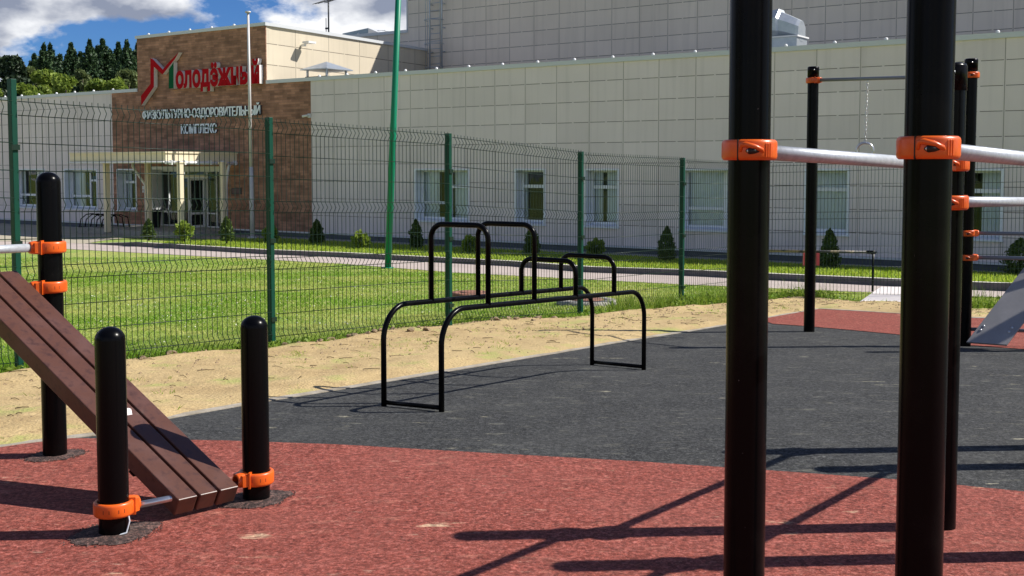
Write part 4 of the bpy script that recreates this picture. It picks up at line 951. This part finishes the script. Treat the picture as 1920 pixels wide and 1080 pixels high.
# signs: words
def textmesh(body, name, mats, s0, s1, z0, z1, dep, ext, parent, o, bold=0.0, base_ratio=None, slant=0):
    cu = bpy.data.curves.new('t', 'FONT'); cu.body = body; cu.size = 1; cu.extrude = .5; cu.offset = bold; cu.resolution_u = 4; cu.space_character = .90 if bold < .03 else 1.0
    ob = bpy.data.objects.new('t', cu); COL.objects.link(ob); dg = bpy.context.evaluated_depsgraph_get(); me = bpy.data.meshes.new_from_object(ob.evaluated_get(dg)); bpy.data.objects.remove(ob)
    xs_ = [v.co.x for v in me.vertices]; ys_ = [v.co.y for v in me.vertices]; x0, x1, y0, y1 = min(xs_), max(xs_), min(ys_), max(ys_)
    if base_ratio: y0, y1 = base_ratio
    for v in me.vertices:
        x, y, z = v.co; fx = (x-x0)/(x1-x0); fy = (y-y0)/(y1-y0)
        v.co = Vector((s0+(s1-s0)*fx, dep-(z+.5)*ext, z0+(z1-z0)*fy))-o
    me.materials.clear()
    for m in mats: me.materials.append(m)
    me.update(); bm = bmesh.new(); bm.from_mesh(me); bmesh.ops.recalc_face_normals(bm, faces=bm.faces[:])
    for f in bm.faces: f.material_index = 0 if abs(f.normal.y) > .7 else 1; f.smooth = False
    if bold < .03:                                      # heavier strokes: a second skin a little aside and a little proud
        g2 = bmesh.ops.duplicate(bm, geom=bm.verts[:]+bm.edges[:]+bm.faces[:]); bmesh.ops.translate(bm, vec=(.032,-.004,0), verts=[e for e in g2['geom'] if isinstance(e, bmesh.types.BMVert)])
    bm.to_mesh(me); bm.free(); ob = bpy.data.objects.new(name, me); COL.objects.link(ob); ob.parent = parent; return ob
def poly_px(mb, pts, d0, d1, mi=0, si=1, dd=0):
    P = [Vector((*[F(u, v, d0)[0]], 0, F(u, v, d0)[1])) for u, v in pts]
    P = [Vector((p.x, d0, p.z)) for p in P]; ar = sum(P[i].x*P[(i+1)%len(P)].z-P[(i+1)%len(P)].x*P[i].z for i in range(len(P)))
    if ar < 0: P = P[::-1]
    mb.prism(P, (0,0,0), (0,d1-d0,0), mi, si)
Z5 = lambda L_: [(240+x/5.143, 60+y/5.143) for x, y in L_]
s_a, z_a = F(266, 190, -.16)
sg, o_s = mk('building_sign', s_a, -.12, z_a, 'large raised red sign lettering with a red and green angular M on the brick tower', 'sign')
mb = BM2(o_s); poly_px(mb, Z5([(216,250),(240,262),(335,362),(395,290),(490,195),(452,262),(335,408),(320,400),(250,335),(250,528),(128,708),(124,618),(216,500)]), -.20, -.03, 0, 1); mb.build('red_emblem_stroke', [M['redsign'], M['letterside']], sg)
mb = BM2(o_s); poly_px(mb, Z5([(440,292),(440,545),(392,547),(394,360)]), -.20, -.03, 0, 1); mb.build('green_emblem_stroke', [M['greensign'], M['letterside']], sg)
# the word, letters "олодёжный", narrowed
sw0 = F(329.5, 160, -.2)[0]; sw1 = F(486.5, 140, -.2)[0]; zw0 = (F(340, 164, -.2)[1]+F(480, 155, -.2)[1])/2; zw1 = (F(340, 134, -.2)[1]+F(478, 124.5, -.2)[1])/2
textmesh('олодёжный', 'red_lettering', [M['redsign'], M['letterside']], sw0, sw1, zw0, zw1, -.03, .17, sg, o_s, .045, base_ratio=(-.01,.55))
s_b, z_b = F(266, 222, -.1)
s2_, o_2 = mk('name_board_lettering', s_b, -.12, z_b, 'small pale grey capital lettering in two lines below the red sign', 'sign')
a0 = F(266.5, 215, -.1)[0]; a1 = F(486.5, 205, -.1)[0]; z0 = (F(270, 223.5, -.1)[1]+F(480, 215.5, -.1)[1])/2; z1 = (F(272, 207, -.1)[1]+F(478, 198, -.1)[1])/2
textmesh('ФИЗКУЛЬТУРНО-ОЗДОРОВИТЕЛЬНЫЙ', 'upper_line', [M['lettergrey'], M['letterdark']], a0, a1, z0, z1, -.03, .06, s2_, o_2, .014, base_ratio=(0,.73))
a0 = F(338.5, 240, -.1)[0]; a1 = F(405, 240, -.1)[0]; z0 = F(370, 249.8, -.1)[1]; z1 = F(370, 232.5, -.1)[1]
textmesh('КОМПЛЕКС', 'lower_line', [M['lettergrey'], M['letterdark']], a0, a1, z0, z1, -.03, .06, s2_, o_2, .014, base_ratio=(0,.73))
# plaque
pq = F(444, 357); pl, o_p = mk('wall_plaque', pq[0], -.03, pq[1], 'small dark plaque on the brick wall right of the entrance', 'plaque'); q0 = F(435.5,364)[0:2]; q1 = F(453.5,352.5)[0:2]
mb = BM2(o_p); mb.box((q0[0],-.03,q0[1]),(q1[0],-.006,q1[1])); mb.build('plate', M['bin'], pl)
mb = BM2(o_p); mb.box((q0[0]+.04,-.034,q0[1]+.03),(q1[0]-.04,-.031,q1[1]-.03)); mb.build('plate_face', mat('plaque_face', (.11,.045,.05), .4), pl)
# wall lights / cameras
for (u, v, lab) in ((581, 217, 'small white security camera on the brick corner right of the sign'), (270.5, 352, 'small white intercom box on the brick beside the entrance')):
    p = F(u, v); t, oo = mk('security_camera' if u > 500 else 'intercom_box', p[0], -.05, p[1], lab, 'camera' if u > 500 else 'intercom')
    mb = BM2(oo); mb.box((p[0]-.06,-.05,p[1]-.07),(p[0]+.06,-.004,p[1]+.07)); mb.build('mount', M['whitem'], t)
    mb = BM2(oo)
    if u > 500: mb.lathe([(.04,-.1),(.045,.1),(.03,.12),(.001,.12)], (p[0]-.08,-.14,p[1]-.01), 10, ax=(-1,-.3,-.15))
    else: mb.box((p[0]-.05,-.06,p[1]-.19),(p[0]+.05,-.004,p[1]-.10))
    mb.build('housing', M['whitem'], t)
# flood light on the tower flank
tl, ol = mk('flank_floodlight', sTR, 1.9, ZTT-.55, 'small white lamp on a bracket high on the sunlit side of the tower', 'lamp')
mb = BM2(ol); mb.box((sTR-.16,1.86,ZTT-.62),(sTR+.02,1.94,ZTT-.54)); mb.tube([(sTR-.16,1.9,ZTT-.58),(sTR+.16,1.9,ZTT-.50)], .03, 8); mb.build('bracket', M['whitem'], tl)
mb = BM2(ol); mb.box((sTR+.05,1.72,ZTT-.53),(sTR+.38,2.1,ZTT-.46)); mb.build('lamp_head', M['whitem'], tl)
# caged ladder on the hall
lu0, lu1 = F(805, 60, DH-.25)[0], F(827.5, 60, DH-.25)[0]; ld, oo = mk('roof_ladder', lu0, DH-.2, ZT, 'tall grey caged roof ladder fixed to the hall wall', 'ladder')
for s_ in (lu0, lu1): mb = BM2(oo); mb.tube([(s_,DH-.22,ZT-.1),(s_,DH-.22,ZH+.9)], .035, 6); mb.build('stringer', M['galv'], ld)
mb = BM2(oo)
for z in np.arange(ZT+.1, ZH+.6, .32): mb.tube([(lu0,DH-.22,z),(lu1,DH-.22,z)], .014, 5)
mb.build('rungs', M['galv'], ld)
mb = BM2(oo)
for z in np.arange(ZT+1.2, ZH+.8, 1.0):
    mb.tube([((lu0+lu1)/2+math.cos(t)*(-.42),DH-.22-.55*math.sin(t),z) for t in [i*math.pi/8 for i in range(9)]], .018, 5)
    for s_ in (lu0, lu1): mb.box((s_-.02,DH-.22,z-.33),(s_+.02,DH-.002,z-.29))
for t in (math.pi*.12, math.pi*.5, math.pi*.88): mb.tube([((lu0+lu1)/2-.42*math.cos(t),DH-.22-.55*math.sin(t),ZT+1.1),((lu0+lu1)/2-.42*math.cos(t),DH-.22-.55*math.sin(t),ZH+.8)], .012, 5)
mb.build('safety_cage', M['galv'], ld)
# pyramid vent on the front roof
dv = 1.6; u0, u1 = F(577, 130, dv)[0], F(649, 130, dv)[0]; zr_ = F(612, 131, dv)[1]; zp = F(612, 115.5, dv)[1]; zr0 = ZT-.10
vt, oo = mk('roof_vent', (u0+u1)/2, dv, zr0, 'pyramid-topped metal roof vent on the low roof beside the sunlit tower side', 'roof vent'); sc_, hw = (u0+u1)/2, (u1-u0)/2*.70
mb = BM2(oo); mb.add([(sc_-hw,dv-hw,zr_),(sc_+hw,dv-hw,zr_),(sc_+hw,dv+hw,zr_),(sc_-hw,dv+hw,zr_),(sc_,dv,zp),(sc_-hw,dv-hw,zr_-.03),(sc_+hw,dv-hw,zr_-.03),(sc_+hw,dv+hw,zr_-.03),(sc_-hw,dv+hw,zr_-.03)],
    [(0,1,4),(1,2,4),(2,3,4),(3,0,4),(5,6,1,0),(6,7,2,1),(7,8,3,2),(8,5,0,3),(8,7,6,5)]); mb.build('hood', M['galv'], vt)
k = hw*.72
for sx in (-1,1):
    for sy in (-1,1): mb = BM2(oo); mb.box((sc_+sx*k-.03,dv+sy*k-.03,zr0+.3),(sc_+sx*k+.03,dv+sy*k+.03,zr_-.03)); mb.build('leg', M['galv'], vt)
mb = BM2(oo); mb.box((sc_-k-.06,dv-k-.06,zr0),(sc_+k+.06,dv+k+.06,zr0+.3)); mb.build('base_box', M['bin'], vt)
# metal duct outlet
dv = 2.2; q = lambda u, v: F(u, v, dv); c0 = q(1470, 50); zr0 = ZT-.10
dt, oo = mk('ventilation_duct', c0[0], dv, zr0, 'shiny galvanised duct outlet on the front roof before the grey hall', 'duct')
mb = BM2(oo)
cs, cz_ = q(1466, 49); rings = []
for (ds, R1, dz) in ((-.30,.22,.02),(-.27,.44,.02),(-.02,.47,.02),(.03,.40,.0),(.22,.37,-.06),(.50,.33,-.16),(.58,.30,-.18)):
    rings.append([(cs+ds, dv+R1*.95*math.cos(t), cz_+dz+R1*math.sin(t)) for t in [math.pi/8+i*math.pi/4 for i in range(8)]])
vs_ = [p for r in rings for p in r]; nr = len(rings)
mb.add(vs_, [tuple(range(8))]+[tuple(reversed(range(8*(nr-1), 8*nr)))]+[(8*k+i,8*k+(i+1)%8,8*(k+1)+(i+1)%8,8*(k+1)+i) for k in range(nr-1) for i in range(8)]); mb.build('elbow', M['galv'], dt)
a_, b_ = q(1444, 80)[0], q(1503, 80)[0]; mb = BM2(oo); mb.box((a_+.1,dv-.36,zr0),(b_,dv+.4,q(1480,72)[1])); mb.build('base_box', M['galv'], dt)
mb = BM2(oo); h_ = q(1480,72)[1]; mb.box((a_+.06,dv-.40,h_),(b_+.04,dv+.44,h_+.04)); mb.build('flange', M['whitem'], dt)
# skylight and rails on the rear roof
dv = DH+1.5; q = lambda u, v: F(u, v, dv); z0 = ZHL-.3
sk, oo = mk('roof_skylight', q(660,60)[0], dv, z0, 'bluish sloped skylight housing on the roof behind the tower', 'skylight')
a, b, c = q(628, 66), q(690, 52.5), q(640, 59); mb = BM2(oo)
mb.hexa([(a[0],dv,z0),(b[0],dv,z0),(b[0],dv+2.2,z0),(a[0],dv+2.2,z0),(a[0]+.5,dv,c[1]-.1),(b[0],dv,b[1]),(b[0],dv+2.2,b[1]),(a[0]+.5,dv+2.2,c[1]-.1)]); mb.build('housing', mat('blue_grey_sheet', (.17,.24,.31), .35, .3), sk)
mb = BM2(oo); e = q(717, 64); mb.hexa([(b[0]+.01,dv,z0),(e[0],dv,z0),(e[0],dv+2.2,z0),(b[0]+.01,dv+2.2,z0),(b[0]+.01,dv,b[1]),(e[0],dv,e[1]),(e[0],dv+2.2,e[1]),(b[0]+.01,dv+2.2,b[1])]); mb.build('sloped_side', M['coping'], sk)
rl, oo = mk('roof_guard_rail', q(722,57)[0], dv, z0, 'thin pale guard rail on the rear roof between skylight and hall', 'guard rail'); mb = BM2(oo)
for (x0_, x1_, v) in ((700,714,56),(714,732,58)):
    mb.tube([(q(x0_,v)[0],dv+.3,z0),(q(x0_,v)[0],dv+.3,q(x0_,v)[1]),(q(x1_,v)[0],dv+.3,q(x1_,v)[1]),(q(x1_,v)[0],dv+.3,z0)], .025, 6)
mb.build('rail', M['whitem'], rl)
# antenna
dv = 5.; q = lambda u, v: F(u, v, dv); an, oo = mk('roof_antenna', q(616,60)[0], dv, ZTT-.1, 'thin television antenna mast on the tower roof', 'antenna')
s_ = q(616,30)[0]; ztop = q(616,-12)[1]; mb = BM2(oo); mb.tube([(s_,dv,ZTT-.1),(s_,dv,ztop)], .032, 6); mb.build('mast', M['bin'], an)
mb = BM2(oo); y_ = q(616,2)[1]; mb.tube([(q(596,4)[0],dv,y_-.04),(q(626,0)[0],dv,y_+.04)], .018, 5)
for u in (598,603,608,620,624): x_ = q(u,3)[0]; mb.tube([(x_,dv-.35,y_-.12),(x_,dv+.35,y_+.12)], .012, 5)
mb.build('dipole_array', M['bin'], an)
mb = BM2(oo); x_ = q(611.5,50)[0]; mb.tube([(x_,dv,ZTT-.1),(x_,dv,q(611,34)[1])], .016, 5); mb.box((x_-.03,dv-.03,q(611,55)[1]),(s_,dv+.03,q(611,52)[1])); mb.build('side_mast', M['bin'], an)
# flagpole
fb = at(473, 441, 39.6); fb.z = wall_z; ft = at(465, 24, 39.5)
fp = thing('flagpole', tuple(fb), 'slim white flagpole standing in front of the brick wall', 'flagpole')
mb = MB(); mb.tube([fb+Vector((0,0,-.1)), fb.lerp(ft,.32)], [.085,.075], 12); mb.tube([fb.lerp(ft,.32), ft], [.06,.042], 12); mb.build('pole', M['polew'], fp)
mb = MB(); mb.lathe([(.001,0),(.10,.0),(.10,.05),(.001,.06)], ft, 12); mb.build('finial', M['polew'], fp)
mb = MB(); mb.lathe([(.16,0),(.16,.06),(.09,.08)], fb, 12); mb.build('base_flange', M['polew'], fp)
# leaning green pole
gb = G(727, 503); gt = at(751, -110, 27.0)
gp = thing('green_pole', tuple(gb), 'tall leaning bright green pole rising from the lawn behind the mesh fence', 'pole')
mb = MB(); mb.tube([gb+Vector((0,0,-.1)), gb.lerp(gt,.45), gb.lerp(gt,.455), gt], [.080,.080,.074,.066], 18); mb.build('shaft', M['greenpole'], gp)
mb = MB(); mb.lathe([(.15,0),(.15,.025),(.088,.03)], gb, 14); mb.build('foot_plate', M['greenpole'], gp)
# barrier behind the fence
bp = at(1636, 548, 18.7); bp.z = gz(18.7); ba = at(1395, 469.5, 19.4); bb = at(1641, 473, 18.65)
br = thing('road_barrier', tuple(bp), 'low barrier boom with a red plate behind the fence, at the path', 'barrier')
mb = MB(); mb.tube([ba, bb.lerp(ba,.06)], .022, 10); mb.build('boom', M['boom'], br)
mb = MB(); mb.tube([bb.lerp(ba,.06), bb], .03, 10); mb.build('boom_tip', M['black'], br)
for p in (Vector((bp.x, bp.y, 0)), Vector((ba.x, ba.y, 0))):
    mb = MB(); zt = bb.z-.01 if p.x > 4 else ba.z-.01
    mb.tube([(p.x,p.y,gz(p.y)-.05),(p.x,p.y,zt)], .019, 8); mb.tube([(p.x-.05,p.y,zt+.02),(p.x-.03,p.y,zt-.02),(p.x+.03,p.y,zt-.02),(p.x+.05,p.y,zt+.02)], .01, 6); mb.build('support', M['black'], br)
ra, rb_ = at(1505, 474, 19.0), at(1537, 498, 18.9); mb = MB(); mb.box((ra.x, 18.92, rb_.z), (rb_.x, 18.98, ra.z)); mb.build('red_plate', M['redplate'], br)
# concrete slab lying by the path
q0, q1, q2, q3 = G(1606, 574), G(1700, 577), G(1720, 553), G(1650, 553)
sl = thing('concrete_slab', tuple(q0), 'pale tilted concrete slab lying by the fence near the far red patch', 'concrete slab')
mb = MB(); mb.hexa([q0, q1, q2, q3, q0+Vector((.02,0,.05)), q1+Vector((0,0,.05)), q2+Vector((0,0,.13)), q3+Vector((0,0,.13))]); mb.build('slab', M['letterside'], sl, bevel=.01)
# manholes in the lawn
for (u, v, r, lab) in ((1100, 571, .40, 'round manhole with pale concrete rim in the lawn behind the hoop frame'), (883, 556, .30, 'smaller reddish manhole cover in the lawn, without a pale rim')):
    p = G(u, v); mh = thing('manhole', tuple(p), lab, 'manhole', 'manholes in the lawn')
    mb = MB(); mb.lathe([(r*.62,-.02),(r*.62,.07),(r,.07),(r*1.04,.04),(r*1.06,-.05)], p, 28); mb.build('rim', M['concrete'] if r > .35 else M['brickred'], mh)
    mb = MB(); mb.lathe([(.001,.085),(r*.5,.085),(r*.60,.075),(r*.61,.03)], p, 28); mb.build('cover', M['brickred'], mh)

# ---------------- shrubs and trees ----------------
def shrub_thuja(x, y, z, h, r, label, seed, name='thuja_shrub'):
    t = thing(name, (x,y,z), label, 'shrub', 'shrubs along the building'); g = np.random.default_rng(seed); n = int(2400*max(1, h/1.2))
    hh = g.random(n)**.9; th = g.random(n)*6.28; prof = np.clip((hh+.12)*4,0,1)**.6*np.clip(1-hh**2.2,0,1)**.7
    rr = r*prof*np.sqrt(.35+.65*g.random(n))*(1+.42*(vnoise(th*2+seed, hh*11, seed)-.5)*2)
    P = np.stack([x+rr*np.cos(th), y+rr*np.sin(th), z+.03+hh*h*(1+.02*g.normal(size=n))],1)
    leafmesh('foliage', P, .020+.028*g.random(n), M['thuja'], t, seed=seed)
    mb = MB(); mb.tube([(x,y,z-.05),(x,y,z+h*.6)], [.03,.012], 6); mb.build('stem', M['bark'], t)
def shrub_round(x, y, z, h, r, label, seed):
    t = thing('round_shrub', (x,y,z), label, 'shrub', 'shrubs along the building'); g = np.random.default_rng(seed); n = 1500
    v = g.normal(size=(n,3)); v /= np.linalg.norm(v,axis=1)[:,None]; k = (.5+.5*g.random(n)**.5)*(1+.35*(vnoise(v[:,0]*3+seed, v[:,2]*3+5, seed)-.5)*2)
    P = np.array([x,y,z+h*.55])+v*k[:,None]*np.array([r,r,h*.5]); leafmesh('foliage', P, .025+.045*g.random(n), M['bush'], t, seed=seed)
    mb = MB()
    for i in range(7):
        a = i*.9; mb.tube([(x,y,z-.03),(x+math.cos(a)*r*.6,y+math.sin(a)*r*.6,z+h*.7)], [.014,.005], 5)
    mb.build('stem', M['bark'], t)
SH = [(279,447,412,19,'t','conical green shrub in front of the bin, left of the entrance'),
      (346,450,419,29,'r','round leafy shrub in front of the glazed entrance'),
      (425,452,408,22,'t','conical shrub at the right end of the entrance canopy'),
      (508,455,425,26,'r','round shrub behind the second green fence post, below the brick wall'),
      (594,457,413,21,'t','conical shrub at the right corner of the brick wall'),
      (676,467,435,30,'r','round shrub left of the leaning green pole'),
      (780,466,413,22,'t','conical shrub below the left part of the wide window'),
      (881,474,441,32,'r','round shrub seen between the tall hoops of the dip frame'),
      (997,478,428,24,'t','conical shrub behind the leg of the second tall hoop'),
      (1117,478,449,36,'r','round shrub right of the fourth fence post'),
      (1250,489,427,26,'t','conical shrub left of the fifth fence post'),
      (1400,495,462,40,'r','round shrub hidden behind the near black post'),
      (1555,503,432,30,'t','conical shrub below the narrow window behind the barrier'),
      (1912,516,450,52,'t','wide conical shrub at the right edge of the photo')]
for i, (u, v, vt, wpx, kd_, lab) in enumerate(SH):
    if u < 440: p = at(u, v, 1); d = ray(u, v); t_ = (CAMZ-(-.80))/(-d.z); p = Vector((0,0,CAMZ))+d*t_
    else:
        d = ray(u, v); best = None
        for k in range(200, 500):
            y = k/10; q = Vector((0,0,CAMZ))+d*(y/d.y)
            if best is None and q.z <= strip_z(q.x, q.y): best = q
        p = best or G(u, v)
    top = at(u, vt, p.y).z; r = wpx/2*p.y/F_
    if kd_ == 't': shrub_thuja(p.x, p.y, p.z-.02, top-p.z, r*1.22, lab, 30+i)
    else: shrub_round(p.x, p.y, p.z-.02, top-p.z, r*1.05, lab, 30+i)

def spruce(u, vt, Y, wpx, seed, label, group='dark spruces behind the building'):
    p = at(u, vt, Y); x, z0 = p.x, -1.0; h = p.z-z0; Rr = wpx/2*Y/F_*1.9
    t = thing('spruce_tree', (x,Y,z0), label, 'tree', group); g = np.random.default_rng(seed); n = 13000
    K = int(h/.42); lv = np.floor(K*g.random(n)**1.35).astype(int); fz = 1-(lv+.15)/K; nb = 7; ph_ = vnoise(lv*1.7, lv*0+.3, seed)*12
    br_ = g.integers(0, nb, n); th = ph_+br_*6.28/nb+g.normal(size=n)*.13; tt = g.random(n)**.7
    dz_ = (1-fz)*h; L_ = np.minimum(wpx/2*Y/F_*(dz_/2.3)**.85, wpx/2*Y/F_*2.3)*(.62+.75*vnoise(lv*2.3+br_*5.1, br_*1.3+lv*.7, seed+1))+.06
    rr = tt*L_; P = np.stack([x+rr*np.cos(th), Y+rr*np.sin(th), z0+h*fz-tt*tt*L_*.38+.10*np.abs(tt-.4)+.13*g.normal(size=n)],1)
    leafmesh('crown', P, .07+.12*g.random(n), M['spruce'], t, seed=seed)
    mb = MB(); mb.tube([(x,Y,z0-.3),(x,Y,z0+h*.98)], [h*.015,.02], 8); mb.build('trunk', M['bark'], t)
def broad(name, u, vt, Y, wpx, m, seed, label, group, n=9000, low=.25, leaf=.16, clumps=26):
    p = at(u, vt, Y); x, z0 = p.x, -1.0; h = p.z-z0; Rr = wpx/2*Y/F_
    t = thing(name, (x,Y,z0), label, 'tree', group); g = np.random.default_rng(seed); Ps = []
    for c in range(clumps):
        f = g.random(); a = g.random()*6.28; zc = z0+h*(low+(1-low)*.93*f); wr_ = Rr*math.sqrt(max(.06, 1-((f-.42)/.62)**2)); q = wr_*g.random()**.5*.85
        cr_ = Rr*(.24+.22*g.random()); k = n//clumps; v = g.normal(size=(k,3)); v /= np.linalg.norm(v,axis=1)[:,None]; v *= (cr_*(.55+.5*g.random(k)))[:,None]; v[:,2] *= .75
        P = v+np.array([x+q*math.cos(a), Y+q*math.sin(a), zc]); P[:,2] = np.minimum(P[:,2], p.z+.12*g.normal(size=k)); Ps.append(P)
    P = np.concatenate(Ps); leafmesh('crown', P, leaf*(.6+.8*g.random(len(P))), m, t, seed=seed)
    mb = MB(); mb.tube([(x,Y,z0-.3),(x+.1,Y,z0+h*.45),(x,Y,z0+h*.85)], [h*.022,h*.014,.04], 8)
    for i in range(5):
        a = i*1.3; mb.tube([(x,Y,z0+h*(.3+.1*i)),(x+math.cos(a)*Rr*.7,Y+math.sin(a)*Rr*.7,z0+h*(.45+.1*i))], [h*.009,.03], 6)
    mb.build('trunk', M['bark'], t)
broad('pine_tree', 22, 101, 88, 74, M['pine'], 50, 'dark round-crowned pine at the far left edge behind the building', None, leaf=.17, low=.30, n=22000, clumps=60)
for i, (u, vt, w, lab) in enumerate([(82,90,26,'leftmost narrow spruce, just right of the round pine'),(94,89,34,'dark spruce right beside the leftmost narrow spruce'),(133,87,34,'lone pointed spruce in the middle gap of the treeline'),(168,82,30,'spruce immediately left of the broadest dark spruce'),(192,79,46,'broadest and tallest dark spruce of the treeline'),(222,86,30,'spruce left of the last one beside the brick tower'),(238,84,34,'last spruce, touching the left edge of the brick tower'),(258,88,34,'spruce half hidden behind the brick tower')]):
    spruce(u, vt, 92+(i%3)*3, w*1.45, 60+i, lab)
for i, (u, vt, w, lab) in enumerate([(64,108,40,'lower spruce in the gap right of the round pine'),(113,108,40,'lower spruce left of the lone pointed spruce'),(150,104,40,'lower spruce between the lone and the broad spruces'),(180,98,40,'dark spruce filling the gap left of the tallest one'),(207,100,40,'lower spruce right of the tallest one'),(250,104,36,'lower spruce against the brick tower edge')]):
    spruce(u, vt, 100, w*1.4, 160+i, lab)
for i, (u, vt, w, m, Y, nm, lab) in enumerate([(-30,125,70,'decid',82,'broadleaf_tree','yellow-green tree at the very left edge of the photo'),(50,150,60,'decid',80,'broadleaf_tree','low yellow-green tree in front of the round pine'),(85,128,62,'decid',82,'broadleaf_tree','yellow-green tree below the leftmost spruces'),(120,133,60,'decid',79,'broadleaf_tree','bright yellow-green tree below the lone spruce'),
     (152,110,44,'birch',86,'birch_tree','grey-green birch between the lone spruce and the broadest spruce'),(176,142,56,'decid',80,'broadleaf_tree','yellow-green tree right of the grey-green birch'),(60,116,36,'birch',90,'birch_tree','pale thin birch between pine and spruces'),(214,140,60,'decid',80,'broadleaf_tree','low bright tree at the foot of the right spruces'),(238,122,52,'birch',83,'birch_tree','drooping grey-green birch beside the brick tower'),(268,135,50,'decid',85,'broadleaf_tree','tree mostly hidden behind the brick tower')]):
    broad(nm, u, vt, Y, w*1.12, M[m], 80+i, lab, None, n=14000, low=.2, leaf=.15 if m == 'decid' else .12, clumps=44)

# unseen trees added left of the view for the window panes to mirror
def reflection_tree(x, y, h, r_, seed, label):
    z0 = gz(y); t = thing('broadleaf_tree', (x,y,z0), label, 'tree'); g = np.random.default_rng(seed); Ps = []
    for c in range(34):
        f = g.random(); a = g.random()*6.28; q = r_*g.random()**.5*.8; k = 150; v = g.normal(size=(k,3)); v /= np.linalg.norm(v,axis=1)[:,None]
        Ps.append(v*(r_*.38*(.5+.6*g.random(k)))[:,None]+np.array([x+q*math.cos(a), y+q*math.sin(a), z0+h*(.12+.8*f)]))
    P = np.concatenate(Ps); leafmesh('crown', P, .14+.16*g.random(len(P)), M['birch'], t, seed=seed)
    mb = MB(); mb.tube([(x,y,z0-.3),(x,y,z0+h*.8)], [.2,.05], 8); mb.build('trunk', M['bark'], t)
for i, (x, y, h, r_, lab) in enumerate([(-34,6,8,3.4,'unseen leafy tree added for the pane reflections, first beside the lawn'),(-40,-2,9,3.8,'unseen leafy tree added for the pane reflections, behind the camera line'),(-31,-8,7.5,3.2,'unseen leafy tree added for the pane reflections, the one nearest the camera side'),(-46,10,9,4,'unseen leafy tree added for the pane reflections, farthest along the lawn'),(-36,-18,8,3.6,'unseen leafy tree added for the pane reflections, far behind the camera on the left')]):
    reflection_tree(x, y, h, r_, 300+i, lab)
